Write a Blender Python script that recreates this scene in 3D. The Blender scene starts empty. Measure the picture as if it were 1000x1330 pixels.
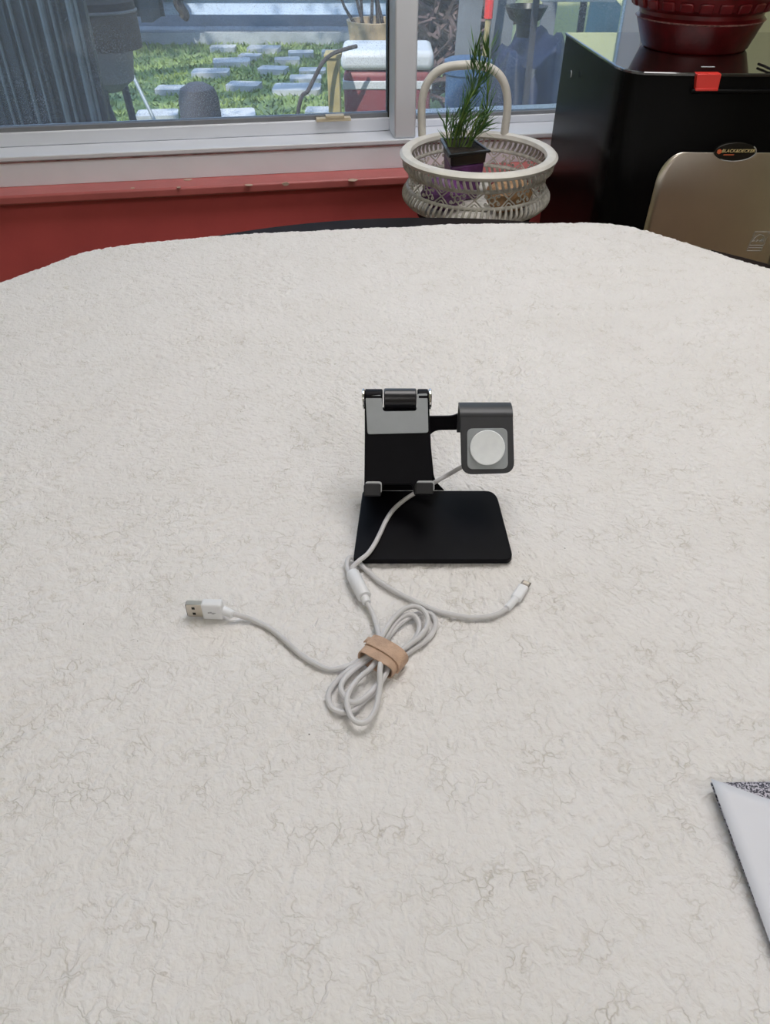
import bpy, bmesh, math, random
import numpy as np
from mathutils import Vector, Matrix

# ------------------------------------------------------------------ camera, world, sun, exposure
sc = bpy.context.scene
C = sc.collection
PITCH = math.radians(40.0)
F_PX = 1000.0
ZT = 0.760                     # upper surface of the fleece on the table
CAM_Z = ZT + 0.41
cam_d = bpy.data.cameras.new('camera'); cam = bpy.data.objects.new('camera', cam_d); C.objects.link(cam)
cam.location = (0, 0, CAM_Z); cam.rotation_euler = (math.pi/2 - PITCH, 0, 0)
cam_d.sensor_fit = 'HORIZONTAL'; cam_d.sensor_width = 36.0; cam_d.lens = 36.0*F_PX/1000.0
cam_d.clip_start = 0.01; cam_d.clip_end = 200
sc.camera = cam
sc.view_settings.view_transform = 'Standard'; sc.view_settings.look = 'None'
sc.view_settings.exposure = 0.06; sc.view_settings.gamma = 1.0
sc.view_settings.use_curve_mapping = False
world = bpy.data.worlds.new('world'); sc.world = world; world.use_nodes = True
wn = world.node_tree.nodes['Background']
wn.inputs['Color'].default_value = (0.48, 0.68, 1.0, 1); wn.inputs['Strength'].default_value = 1.9
sun_d = bpy.data.lights.new('sun', 'SUN'); sun = bpy.data.objects.new('sun', sun_d); C.objects.link(sun)
sun_d.energy = 5.5; sun_d.angle = math.radians(0.6); sun_d.color = (1.0, 0.93, 0.80)
sun.rotation_euler = Vector((0.25, 0.62, -0.74)).to_track_quat('-Z', 'Y').to_euler()
PANEL_STRENGTH = 6.1           # added ceiling panels that light the room (built with the ceiling)

R = math.radians
rnd = random.Random(7)

# ------------------------------------------------------------------ measuring helpers
CP, SP = math.cos(PITCH), math.sin(PITCH)
def ray(x, y):
    v = (665-y)/F_PX
    return Vector(((x-500)/F_PX, CP+SP*v, -SP+CP*v))
def at_z(x, y, z):
    d = ray(x, y); return Vector((0, 0, CAM_Z)) + d*((z-CAM_Z)/d.z)
def at_y(x, y, Y):
    d = ray(x, y); return Vector((0, 0, CAM_Z)) + d*(Y/d.y)
def at_plane(x, y, p, n):
    d = ray(x, y); o = Vector((0, 0, CAM_Z)); return o + d*((p-o).dot(n)/d.dot(n))

WYAW = R(9.3)
WU = Vector((math.cos(WYAW), math.sin(WYAW), 0)); WN = Vector((-math.sin(WYAW), math.cos(WYAW), 0))
W0 = Vector((0, 1.645, 0))
def W(s, d, z): return W0 + WU*s + WN*d + Vector((0, 0, z))
def at_wall(x, y, d):
    p = at_plane(x, y, W0+WN*d, WN); return (p-W0).dot(WU), p.z

# ------------------------------------------------------------------ materials
def mat(name, col, rough=0.5, metal=0.0, var=0.06, scale=30.0, bump=0.0, bscale=200.0, spec=0.5, coat=0.0, col2=None, sheen=0.0):
    m = bpy.data.materials.new(name); m.use_nodes = True
    nt = m.node_tree; b = nt.nodes['Principled BSDF']
    tc = nt.nodes.new('ShaderNodeTexCoord'); nz = nt.nodes.new('ShaderNodeTexNoise')
    nz.inputs['Scale'].default_value = scale; nz.inputs['Detail'].default_value = 4
    nt.links.new(tc.outputs['Object'], nz.inputs['Vector'])
    cr = nt.nodes.new('ShaderNodeValToRGB')
    if col2 is None:
        a = [max(0, c*(1-var)) for c in col]; bb = [min(1, c*(1+var)) for c in col]
    else: a, bb = col, col2
    cr.color_ramp.elements[0].position = 0.35; cr.color_ramp.elements[1].position = 0.65
    cr.color_ramp.elements[0].color = (*a, 1); cr.color_ramp.elements[1].color = (*bb, 1)
    nt.links.new(nz.outputs['Fac'], cr.inputs['Fac']); nt.links.new(cr.outputs['Color'], b.inputs['Base Color'])
    b.inputs['Roughness'].default_value = rough; b.inputs['Metallic'].default_value = metal
    b.inputs['Specular IOR Level'].default_value = spec; b.inputs['Coat Weight'].default_value = coat
    if coat: b.inputs['Coat Roughness'].default_value = 0.04
    if sheen: b.inputs['Sheen Weight'].default_value = sheen
    if bump:
        n2 = nt.nodes.new('ShaderNodeTexNoise'); n2.inputs['Scale'].default_value = bscale; n2.inputs['Detail'].default_value = 3
        bp = nt.nodes.new('ShaderNodeBump'); bp.inputs['Strength'].default_value = bump; bp.inputs['Distance'].default_value = 0.002
        nt.links.new(tc.outputs['Object'], n2.inputs['Vector']); nt.links.new(n2.outputs['Fac'], bp.inputs['Height'])
        nt.links.new(bp.outputs['Normal'], b.inputs['Normal'])
    return m

def fleece_material():
    m = bpy.data.materials.new('fleece'); m.use_nodes = True; nt = m.node_tree; N = nt.nodes; L = nt.links
    b = N['Principled BSDF']; b.inputs['Roughness'].default_value = 1.0; b.inputs['Specular IOR Level'].default_value = 0.05
    tc = N.new('ShaderNodeTexCoord')
    wz = N.new('ShaderNodeTexNoise'); wz.inputs['Scale'].default_value = 70; wz.inputs['Detail'].default_value = 3
    L.new(tc.outputs['Object'], wz.inputs['Vector'])
    ad = N.new('ShaderNodeVectorMath'); ad.operation = 'MULTIPLY_ADD'; ad.inputs[1].default_value = (0.026,)*3
    L.new(wz.outputs['Color'], ad.inputs[0]); L.new(tc.outputs['Object'], ad.inputs[2])
    # thin parting lines between the curls, broken up by a slow mask
    vo = N.new('ShaderNodeTexVoronoi'); vo.feature = 'DISTANCE_TO_EDGE'; vo.inputs['Scale'].default_value = 80
    L.new(ad.outputs[0], vo.inputs['Vector'])
    cr = N.new('ShaderNodeValToRGB'); cr.color_ramp.elements[0].color = (1, 1, 1, 1); cr.color_ramp.elements[1].color = (0, 0, 0, 1)
    cr.color_ramp.elements[0].position = 0.0; cr.color_ramp.elements[1].position = 0.06
    L.new(vo.outputs['Distance'], cr.inputs['Fac'])
    mk = N.new('ShaderNodeTexNoise'); mk.inputs['Scale'].default_value = 45; mk.inputs['Detail'].default_value = 2
    L.new(tc.outputs['Object'], mk.inputs['Vector'])
    mr = N.new('ShaderNodeMapRange'); mr.inputs['From Min'].default_value = 0.44; mr.inputs['From Max'].default_value = 0.72
    L.new(mk.outputs['Fac'], mr.inputs['Value'])
    mu = N.new('ShaderNodeMath'); mu.operation = 'MULTIPLY'; L.new(cr.outputs['Color'], mu.inputs[0]); L.new(mr.outputs[0], mu.inputs[1])
    nz = N.new('ShaderNodeTexNoise'); nz.inputs['Scale'].default_value = 14; nz.inputs['Detail'].default_value = 6
    L.new(tc.outputs['Object'], nz.inputs['Vector'])
    c1 = N.new('ShaderNodeValToRGB')
    c1.color_ramp.elements[0].position = 0.3; c1.color_ramp.elements[0].color = (0.79, 0.768, 0.75, 1)
    c1.color_ramp.elements[1].position = 0.7; c1.color_ramp.elements[1].color = (0.82, 0.80, 0.788, 1)
    L.new(nz.outputs['Fac'], c1.inputs['Fac'])
    mx = N.new('ShaderNodeMix'); mx.data_type = 'RGBA'; mx.inputs[7].default_value = (0.56, 0.52, 0.44, 1)
    sca = N.new('ShaderNodeMath'); sca.operation = 'MULTIPLY'; sca.inputs[1].default_value = 0.58
    L.new(mu.outputs[0], sca.inputs[0]); L.new(sca.outputs[0], mx.inputs[0]); L.new(c1.outputs['Color'], mx.inputs[6])
    # specks of dark lint
    v2 = N.new('ShaderNodeTexVoronoi'); v2.inputs['Scale'].default_value = 48; L.new(tc.outputs['Object'], v2.inputs['Vector'])
    cl = N.new('ShaderNodeMath'); cl.operation = 'LESS_THAN'; cl.inputs[1].default_value = 0.030; L.new(v2.outputs['Distance'], cl.inputs[0])
    sel = N.new('ShaderNodeSeparateColor'); L.new(v2.outputs['Color'], sel.inputs[0])
    gt = N.new('ShaderNodeMath'); gt.operation = 'GREATER_THAN'; gt.inputs[1].default_value = 0.70; L.new(sel.outputs[0], gt.inputs[0])
    m2 = N.new('ShaderNodeMath'); m2.operation = 'MULTIPLY'; L.new(cl.outputs[0], m2.inputs[0]); L.new(gt.outputs[0], m2.inputs[1])
    m3 = N.new('ShaderNodeMath'); m3.operation = 'MULTIPLY'; m3.inputs[1].default_value = 0.8; L.new(m2.outputs[0], m3.inputs[0])
    mx2 = N.new('ShaderNodeMix'); mx2.data_type = 'RGBA'; mx2.inputs[7].default_value = (0.10, 0.09, 0.08, 1)
    L.new(m3.outputs[0], mx2.inputs[0]); L.new(mx.outputs[2], mx2.inputs[6]); L.new(mx2.outputs[2], b.inputs['Base Color'])
    # woolly relief
    n3 = N.new('ShaderNodeTexNoise'); n3.inputs['Scale'].default_value = 330; n3.inputs['Detail'].default_value = 4; L.new(ad.outputs[0], n3.inputs['Vector'])
    v3 = N.new('ShaderNodeTexVoronoi'); v3.inputs['Scale'].default_value = 190; L.new(ad.outputs[0], v3.inputs['Vector'])
    sm = N.new('ShaderNodeMath'); sm.operation = 'SUBTRACT'; L.new(n3.outputs['Fac'], sm.inputs[0]); L.new(v3.outputs['Distance'], sm.inputs[1])
    s2 = N.new('ShaderNodeMath'); s2.operation = 'SUBTRACT'; L.new(sm.outputs[0], s2.inputs[0]); L.new(mu.outputs[0], s2.inputs[1])
    bp = N.new('ShaderNodeBump'); bp.inputs['Strength'].default_value = 0.5; bp.inputs['Distance'].default_value = 0.0025
    L.new(s2.outputs[0], bp.inputs['Height']); L.new(bp.outputs['Normal'], b.inputs['Normal'])
    return m

def glass_material(name, amount):
    m = bpy.data.materials.new(name); m.use_nodes = True; nt = m.node_tree; N = nt.nodes; L = nt.links
    N.remove(N['Principled BSDF']); out = N['Material Output']
    tr = N.new('ShaderNodeBsdfTransparent'); tr.inputs['Color'].default_value = (0.93, 0.96, 0.98, 1)
    gl = N.new('ShaderNodeBsdfGlossy'); gl.inputs['Roughness'].default_value = 0.02
    fr = N.new('ShaderNodeFresnel'); fr.inputs['IOR'].default_value = 1.45
    m1 = N.new('ShaderNodeMixShader'); L.new(fr.outputs[0], m1.inputs[0]); L.new(tr.outputs[0], m1.inputs[1]); L.new(gl.outputs[0], m1.inputs[2])
    df = N.new('ShaderNodeBsdfDiffuse'); df.inputs['Color'].default_value = (0.62, 0.66, 0.72, 1)
    tl = N.new('ShaderNodeBsdfTranslucent'); tl.inputs['Color'].default_value = (0.62, 0.66, 0.72, 1)
    md = N.new('ShaderNodeMixShader'); md.inputs[0].default_value = 0.5; L.new(df.outputs[0], md.inputs[1]); L.new(tl.outputs[0], md.inputs[2])
    tc = N.new('ShaderNodeTexCoord')
    v = N.new('ShaderNodeTexVoronoi'); v.inputs['Scale'].default_value = 360; L.new(tc.outputs['Object'], v.inputs['Vector'])
    mr = N.new('ShaderNodeMapRange'); mr.inputs['From Min'].default_value = 0.34; mr.inputs['From Max'].default_value = 0.16
    mr.inputs['To Min'].default_value = 0.0; mr.inputs['To Max'].default_value = 1.0; L.new(v.outputs['Distance'], mr.inputs['Value'])
    nz = N.new('ShaderNodeTexNoise'); nz.inputs['Scale'].default_value = 9; nz.inputs['Detail'].default_value = 5; L.new(tc.outputs['Object'], nz.inputs['Vector'])
    r2 = N.new('ShaderNodeMapRange'); r2.inputs['From Min'].default_value = 0.3; r2.inputs['From Max'].default_value = 0.75; L.new(nz.outputs['Fac'], r2.inputs['Value'])
    mu = N.new('ShaderNodeMath'); mu.operation = 'MULTIPLY'; L.new(mr.outputs[0], mu.inputs[0]); L.new(r2.outputs[0], mu.inputs[1])
    ma = N.new('ShaderNodeMath'); ma.operation = 'MULTIPLY_ADD'; ma.inputs[1].default_value = amount*2.2; ma.inputs[2].default_value = amount*0.45; L.new(mu.outputs[0], ma.inputs[0])
    m2 = N.new('ShaderNodeMixShader'); L.new(ma.outputs[0], m2.inputs[0]); L.new(m1.outputs[0], m2.inputs[1]); L.new(md.outputs[0], m2.inputs[2])
    L.new(m2.outputs[0], out.inputs['Surface'])
    return m

def emission_material(name, col, s):
    m = bpy.data.materials.new(name); m.use_nodes = True; nt = m.node_tree
    nt.nodes.remove(nt.nodes['Principled BSDF']); e = nt.nodes.new('ShaderNodeEmission')
    e.inputs['Color'].default_value = (*col, 1); e.inputs['Strength'].default_value = s
    nt.links.new(e.outputs[0], nt.nodes['Material Output'].inputs['Surface']); return m

def lining_material():
    m = mat('envelope_lining', (0.55, 0.55, 0.6), 0.7)
    nt = m.node_tree; N = nt.nodes; L = nt.links; b = N['Principled BSDF']
    tc = N.new('ShaderNodeTexCoord'); v = N.new('ShaderNodeTexNoise'); v.inputs['Scale'].default_value = 900; v.inputs['Detail'].default_value = 1
    L.new(tc.outputs['Object'], v.inputs['Vector'])
    cr = N.new('ShaderNodeValToRGB'); cr.color_ramp.interpolation = 'LINEAR'
    cr.color_ramp.elements[0].position = 0.46; cr.color_ramp.elements[0].color = (0.05, 0.05, 0.07, 1)
    cr.color_ramp.elements[1].position = 0.54; cr.color_ramp.elements[1].color = (0.55, 0.53, 0.60, 1)
    L.new(v.outputs['Fac'], cr.inputs['Fac']); L.new(cr.outputs['Color'], b.inputs['Base Color'])
    return m

M = dict(
    fleece=fleece_material(),
    anod=mat('black_anodised', (0.0040, 0.0038, 0.0055), 0.42, 0.0, 0.1, 60, bump=0.05, bscale=2500, spec=0.09),
    anod_lit=mat('black_anodised_lit', (0.038, 0.040, 0.046), 0.38, 0.0, 0.05, 60, bump=0.05, bscale=2500, spec=0.45),  # same black as the stand, ceiling reflection on the watch plate mixed into the colour
    doorwood=mat('dark_door_wood', (0.035, 0.022, 0.016), 0.5, 0.0, 0.2, 8),
    hookblack=mat('hook_black', (0.016, 0.016, 0.018), 0.4, 0.0, 0.1, 60, spec=0.3),
    barrel=mat('black_barrel', (0.010, 0.010, 0.013), 0.28, 0.0, 0.1, 60, spec=0.6),
    pad=mat('grey_silicone', (0.34, 0.365, 0.385), 0.6, 0.0, 0.03, 80),
    padlight=mat('pale_silicone', (0.52, 0.53, 0.55), 0.55, 0.0, 0.03, 80),
    chrome=mat('chrome', (0.80, 0.79, 0.77), 0.16, 1.0, 0.02),
    white_pl=mat('white_plastic', (0.80, 0.81, 0.84), 0.38, 0.0, 0.02, 50),
    puck=mat('puck_white', (0.90, 0.94, 0.98), 0.22, 0.0, 0.03, 150),
    cord=mat('cord_white', (0.62, 0.61, 0.62), 0.5, 0.0, 0.05, 60),
    usbmetal=mat('usb_metal', (0.60, 0.55, 0.48), 0.3, 1.0, 0.05),
    hole=mat('dark_hole', (0.01, 0.009, 0.008), 0.7),
    plugmetal=mat('plug_metal', (0.32, 0.29, 0.27), 0.3, 1.0, 0.05),
    contact=mat('plug_contact', (0.75, 0.68, 0.6), 0.35, 0.6, 0.05),
    printgrey=mat('grey_print', (0.35, 0.35, 0.38), 0.6),
    strap=mat('tan_leather', (0.53, 0.36, 0.26), 0.75, 0.0, 0.12, 120, bump=0.3, bscale=900),
    paper=mat('white_paper', (0.72, 0.73, 0.79), 0.6, 0.0, 0.01, 20),
    lining=lining_material(),
    darkwood=mat('dark_wood', (0.018, 0.013, 0.012), 0.6, 0.0, 0.3, 12, spec=0.06, bump=0.1, bscale=60),
    redpaint=mat('red_paint', (0.66, 0.115, 0.115), 0.45, 0.0, 0.09, 5, bump=0.12, bscale=120),
    redledge=mat('red_ledge_paint', (0.50, 0.13, 0.125), 0.36, 0.0, 0.08, 10, bump=0.2, bscale=90),
    chip=mat('bare_wood_chip', (0.55, 0.40, 0.32), 0.8),
    vinyl=mat('white_vinyl', (0.78, 0.81, 0.88), 0.4, 0.0, 0.025, 6),
    vinyl_old=mat('white_trim_paint', (0.82, 0.87, 0.95), 0.5, 0.0, 0.03, 8),
    caulk=mat('dirty_joint', (0.22, 0.12, 0.12), 0.9, 0.0, 0.4, 40),
    seal=mat('grey_seal', (0.22, 0.23, 0.25), 0.7),
    blackgap=mat('black_gasket', (0.012, 0.012, 0.014), 0.6),
    green=mat('pale_green_paint', (0.52, 0.55, 0.36), 0.7, 0.0, 0.03, 4),
    ceiling=mat('ceiling_white', (0.80, 0.80, 0.78), 0.8, 0.0, 0.02, 4),
    floorm=mat('floor_wood', (0.20, 0.12, 0.07), 0.5, 0.0, 0.3, 6),
    brownwall=mat('brown_wall', (0.34, 0.29, 0.24), 0.7, 0.0, 0.1, 3),
    clearglass=glass_material('dusty_glass', 0.24),
    dirtyglass=glass_material('dirty_glass', 0.30),
    gloss=mat('gloss_black', (0.0045, 0.0045, 0.0048), 0.26, 0.0, 0.1, 10, spec=0.08),
    glosstop=mat('gloss_black_top', (0.010, 0.010, 0.009), 0.09, 0.0, 0.1, 10, spec=0.9, coat=1.0),
    steel=mat('brushed_steel', (0.80, 0.73, 0.65), 0.30, 1.0, 0.05, 8),
    redlatch=mat('red_latch', (0.75, 0.045, 0.035), 0.35, 0.0, 0.05, 20),
    silverprint=mat('silver_print', (0.50, 0.50, 0.50), 0.4, 0.3, 0.03),
    goldprint=mat('gold_print', (0.80, 0.66, 0.32), 0.4, 0.0, 0.03),
    orangeprint=mat('orange_print', (0.75, 0.16, 0.06), 0.4, 0.0, 0.03),
    badge=mat('badge_black', (0.012, 0.011, 0.009), 0.2),
    redglaze=mat('red_glaze', (0.16, 0.010, 0.014), 0.28, 0.0, 0.22, 40, bump=0.15, bscale=130, spec=0.5),
    wornedge=mat('worn_glaze_edge', (0.40, 0.20, 0.19), 0.5, 0.0, 0.4, 200),
    soil=mat('soil', (0.022, 0.015, 0.010), 0.95, 0.0, 0.5, 150, bump=0.8, bscale=200),
    cream=mat('cream_enamel', (0.72, 0.70, 0.65), 0.45, 0.0, 0.06, 40),
    creamold=mat('aged_cream_enamel', (0.58, 0.56, 0.51), 0.55, 0.0, 0.2, 120),
    blackplastic=mat('black_plastic', (0.012, 0.012, 0.013), 0.3),
    purple=mat('purple_foil', (0.14, 0.045, 0.17), 0.4, 0.0, 0.3, 40),
    tan=mat('tan_paper', (0.42, 0.25, 0.13), 0.7, 0.0, 0.3, 40),
    pinkbit=mat('pink_petals', (0.42, 0.10, 0.12), 0.7, 0.0, 0.3, 60),
    stem=mat('plant_stem', (0.13, 0.21, 0.045), 0.6, 0.0, 0.3, 60),
    leaf=mat('plant_leaf', (0.045, 0.13, 0.035), 0.5, 0.0, 0.35, 60, col2=(0.11, 0.22, 0.06)),
    lawn=mat('lawn', (0.14, 0.20, 0.10), 0.9, 0.0, 0.4, 2.2, col2=(0.26, 0.33, 0.10), bump=0.6, bscale=20),
    grass=mat('grass_blades', (0.14, 0.22, 0.09), 0.8, 0.0, 0.4, 1.2, col2=(0.30, 0.37, 0.10)),
    concrete=mat('concrete', (0.36, 0.38, 0.41), 0.9, 0.0, 0.12, 3, bump=0.3, bscale=40),
    paver=mat('paver', (0.46, 0.47, 0.50), 0.9, 0.0, 0.12, 5),
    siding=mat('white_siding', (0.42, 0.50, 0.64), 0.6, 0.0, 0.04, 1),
    darkgap=mat('dark_opening', (0.05, 0.055, 0.07), 0.9),
    ribbed=mat('dark_ribbed_vinyl', (0.028, 0.034, 0.036), 0.5, 0.0, 0.3, 4),
    ribpale=mat('worn_rib', (0.13, 0.155, 0.155), 0.5, 0.0, 0.3, 8),
    reflbrown=mat('reflection_brown', (0.060, 0.042, 0.038), 0.8, 0.0, 0.2, 6),
    reflgrey=mat('reflection_grey', (0.20, 0.19, 0.20), 0.6, 0.0, 0.1, 6),
    charcoal=mat('charcoal_plastic', (0.05, 0.05, 0.065), 0.7, 0.0, 0.2, 10),
    alu=mat('aluminium', (0.34, 0.37, 0.40), 0.4, 0.6, 0.05),
    coolred=mat('cooler_red', (0.22, 0.055, 0.065), 0.5, 0.0, 0.12, 6),
    coolwhite=mat('cooler_white', (0.55, 0.57, 0.62), 0.5, 0.0, 0.04, 6),
    tanwicker=mat('tan_wicker', (0.40, 0.30, 0.19), 0.8, 0.0, 0.25, 20),
    yellowwood=mat('yellow_wood', (0.36, 0.29, 0.14), 0.8, 0.0, 0.2, 10),
    bark=mat('bark', (0.055, 0.045, 0.045), 0.9, 0.0, 0.3, 20),
    bluebin=mat('blue_plastic', (0.05, 0.11, 0.23), 0.5, 0.0, 0.15, 6),
    navy=mat('navy_tarp', (0.011, 0.020, 0.058), 0.6, 0.0, 0.4, 6),
    teal=mat('teal_tarp', (0.16, 0.27, 0.31), 0.5, 0.0, 0.25, 6),
    greyboard=mat('grey_board', (0.13, 0.145, 0.17), 0.8, 0.0, 0.15, 6),
    brush=mat('brown_brush', (0.075, 0.055, 0.055), 0.9, 0.0, 0.4, 8, col2=(0.20, 0.13, 0.13)),
    shedgreen=mat('pale_green_shed', (0.62, 0.62, 0.36), 0.8, 0.0, 0.04, 2),
    handlebeige=mat('beige_latch', (0.62, 0.54, 0.38), 0.5),
    treeleaf=mat('tree_leaf', (0.05, 0.12, 0.03), 0.7, 0.0, 0.3, 4),
)

# ------------------------------------------------------------------ mesh builder
class MB:
    def __init__(s): s.v = []; s.f = []
    def add(s, vs, fs):
        o = len(s.v); s.v += [tuple(p) for p in vs]; s.f += [tuple(i+o for i in f) for f in fs]; return s
    def hexa(s, p):          # p: 8 points, bottom ring then top ring
        return s.add(p, [(3,2,1,0),(4,5,6,7),(0,1,5,4),(1,2,6,5),(2,3,7,6),(3,0,4,7)])
    def box(s, lo, hi):
        (a,b,c),(d,e,f) = lo, hi
        return s.hexa([(a,b,c),(d,b,c),(d,e,c),(a,e,c),(a,b,f),(d,b,f),(d,e,f),(a,e,f)])
    def wbox(s, s0, s1, d0, d1, z0, z1):     # in window-wall coordinates
        return s.hexa([W(s0,d0,z0),W(s1,d0,z0),W(s1,d1,z0),W(s0,d1,z0),W(s0,d0,z1),W(s1,d0,z1),W(s1,d1,z1),W(s0,d1,z1)])
    def obox(s, c, ax, ay, az):              # centre and three half axes
        c = Vector(c)
        return s.hexa([c-ax-ay-az, c+ax-ay-az, c+ax+ay-az, c-ax+ay-az, c-ax-ay+az, c+ax-ay+az, c+ax+ay+az, c-ax+ay+az])
    def prism(s, poly, off):
        n = len(poly); off = Vector(off); A = [Vector(p) for p in poly]; B = [p+off for p in A]
        return s.add(A+B, [tuple(range(n)), tuple(range(2*n-1, n-1, -1))] + [(i, n+i, n+(i+1)%n, (i+1)%n) for i in range(n)])
    def tube(s, pts, r, seg=8, closed=False, sx=1.0):
        pts = [Vector(p) for p in pts]; n = len(pts); rs = r if isinstance(r, (list, tuple)) else [r]*n
        up = Vector((0,0,1)); ring = []; prev = None
        for i, p in enumerate(pts):
            a = pts[(i-1) % n] if (closed or i > 0) else p
            b = pts[(i+1) % n] if (closed or i < n-1) else p
            t = (b-a).normalized()
            if prev is None:
                x = t.cross(up) if abs(t.z) < 0.95 else t.cross(Vector((1,0,0)))
            else: x = prev - t*prev.dot(t)
            x.normalize(); prev = x; y = t.cross(x)
            ring.append([p + x*(rs[i]*math.cos(2*math.pi*k/seg)) + y*(rs[i]*sx*math.sin(2*math.pi*k/seg)) for k in range(seg)])
        vs = [q for rr in ring for q in rr]; fs = []
        m = n if closed else n-1
        for i in range(m):
            for k in range(seg):
                a = i*seg+k; b = i*seg+(k+1)%seg; c = ((i+1)%n)*seg+(k+1)%seg; d = ((i+1)%n)*seg+k
                fs.append((a,b,c,d))
        if not closed: fs += [tuple(range(seg-1,-1,-1)), tuple((n-1)*seg+k for k in range(seg))]
        return s.add(vs, fs)
    def lathe(s, prof, c, seg=32, sx=1.0, sy=1.0, rot=0.0, axis=None, cap=True):
        """prof: (r,z) list; c: base centre; axis: optional (ex,ey,ez)"""
        c = Vector(c); ex, ey, ez = axis or (Vector((1,0,0)), Vector((0,1,0)), Vector((0,0,1)))
        vs = []; fs = []; n = len(prof)
        for r, z in prof:
            for k in range(seg):
                a = 2*math.pi*k/seg + rot
                vs.append(c + ex*(r*sx*math.cos(a)) + ey*(r*sy*math.sin(a)) + ez*z)
        for i in range(n-1):
            for k in range(seg):
                fs.append((i*seg+k, i*seg+(k+1)%seg, (i+1)*seg+(k+1)%seg, (i+1)*seg+k))
        if cap and prof[0][0] > 1e-6: fs.append(tuple(range(seg-1,-1,-1)))
        if cap and prof[-1][0] > 1e-6: fs.append(tuple((n-1)*seg+k for k in range(seg)))
        return s.add(vs, fs)
    def build(s, name, m, parent=None, bevel=0, smooth=True, angle=35, seg=2):
        me = bpy.data.meshes.new(name); me.from_pydata([tuple(p) for p in s.v], [], s.f); me.update()
        bm = bmesh.new(); bm.from_mesh(me); bmesh.ops.remove_doubles(bm, verts=bm.verts, dist=1e-6)
        bmesh.ops.recalc_face_normals(bm, faces=bm.faces); bm.to_mesh(me); bm.free()
        if smooth:
            me.shade_smooth(); me.set_sharp_from_angle(angle=R(angle))
        me.materials.append(M[m]); o = bpy.data.objects.new(name, me); C.objects.link(o)
        if bevel:
            b = o.modifiers.new('bevel', 'BEVEL'); b.width = bevel; b.segments = seg; b.limit_method = 'ANGLE'; b.angle_limit = R(40); b.harden_normals = False
        if parent is not None:
            o.parent = parent; o.matrix_parent_inverse = Matrix.Translation(-Vector(parent.location))
        return o
def tag(o, label=None, cat=None, group=None, kind=None):
    for k, v in (('label', label), ('category', cat), ('group', group), ('kind', kind)):
        if v: o[k] = v
    return o
def thing(name, loc, label, cat, group=None):
    o = bpy.data.objects.new(name, None); C.objects.link(o); o.location = loc; o.empty_display_size = 0.05
    return tag(o, label, cat, group)
def struct(name, mb, m, label=None, bevel=0, parent=None):
    o = mb.build(name, m, parent, bevel=bevel)
    if parent is None: o['kind'] = 'structure'
    if label: o['label'] = label
    return o
def rounded(poly, radii, n=6):
    out = []; k = len(poly)
    for i in range(k):
        p = Vector((*poly[i], 0)); a = Vector((*poly[i-1], 0)); b = Vector((*poly[(i+1)%k], 0)); r = radii[i] if isinstance(radii, (list, tuple)) else radii
        if r <= 0: out.append((p.x, p.y)); continue
        u = (a-p); v = (b-p); r2 = min(r, u.length*0.49, v.length*0.49); u.normalize(); v.normalize()
        s0 = p+u*r2; s1 = p+v*r2
        for j in range(n+1):
            t = j/n; q = s0*(1-t)**2 + p*(2*t*(1-t)) + s1*t*t; out.append((q.x, q.y))
    return out
def spline(pts, n=8, closed=False):
    P = [Vector(p) for p in pts]; out = []; k = len(P)
    for i in range(k if closed else k-1):
        if closed: p0, p1, p2, p3 = P[i-1], P[i], P[(i+1)%k], P[(i+2)%k]
        else:
            p1, p2 = P[i], P[i+1]; p0 = P[i-1] if i else p1*2-p2; p3 = P[i+2] if i+2 < k else p2*2-p1
        for j in range(n):
            t = j/n
            out.append(0.5*((2*p1)+(p2-p0)*t+(2*p0-5*p1+4*p2-p3)*t*t+(3*p1-p0-3*p2+p3)*t**3))
    if not closed: out.append(P[-1])
    return out

# ================================================================== THE SETTING
S0, S1, DB = -2.0, 1.45, -3.5          # room extents along and in front of the window wall
ROOM_H = 2.45
_, z_lb = at_wall(500, 242, 0); _, z_lt = at_wall(500, 230, 0)
p = at_z(500, 219, z_lt); D_TRIM = (p-W0).dot(WN)
_, z_tt = at_wall(500, 189, D_TRIM)
p = at_z(500, 177, z_tt); D_SASH = (p-W0).dot(WN)
_, z_gl = at_wall(500, 153, D_SASH)
s_jr, _ = at_wall(836, 30, D_SASH)     # right jamb
s_m0, _ = at_wall(512.5, 80, D_TRIM+0.01); s_m1, _ = at_wall(541.5, 80, D_TRIM+0.01)
WT = 2.05                               # top of the window

struct('floor', MB().hexa([W(S0,DB,-0.06),W(S1,DB,-0.06),W(S1,0.12,-0.06),W(S0,0.12,-0.06),W(S0,DB,0),W(S1,DB,0),W(S1,0.12,0),W(S0,0.12,0)]), 'floorm')
struct('ceiling', MB().wbox(S0-0.1,S1+0.1,DB-0.1,0.3,ROOM_H,ROOM_H+0.08), 'ceiling')
struct('wall_left', MB().wbox(S0-0.1,S0,DB,0.25,0,ROOM_H), 'green')
struct('wall_right', MB().wbox(S1,S1+0.1,DB,0.25,0,ROOM_H), 'green')
dr = struct('added_door_1', MB().wbox(S1-.035,S1-.001,-1.62,-0.72,0.002,2.05), 'doorwood', 'added dark brown door in the right wall for the steel reflection', bevel=0.003)  # unseen door, added so the steel panel reflects something dark
for dd0 in (-1.52,):
    for z0, z1_ in ((.15,.95),(1.1,1.95)): MB().wbox(S1-.043,S1-.0352,dd0,dd0+.70,z0,z1_).build('door_panel','doorwood',dr,bevel=.004)
for dd0 in (-1.57,): MB().lathe([(0,0),(.02,.004),(.026,.02),(.016,.034),(.009,.04),(.009,.062)], W(S1-.10,dd0,1.02), 16, axis=(WN,Vector((0,0,1)),WU)).build('door_knob','chrome',dr)
struct('wall_back', MB().wbox(S0-0.1,S1+0.1,DB-0.1,DB,0,ROOM_H), 'brownwall')
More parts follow.
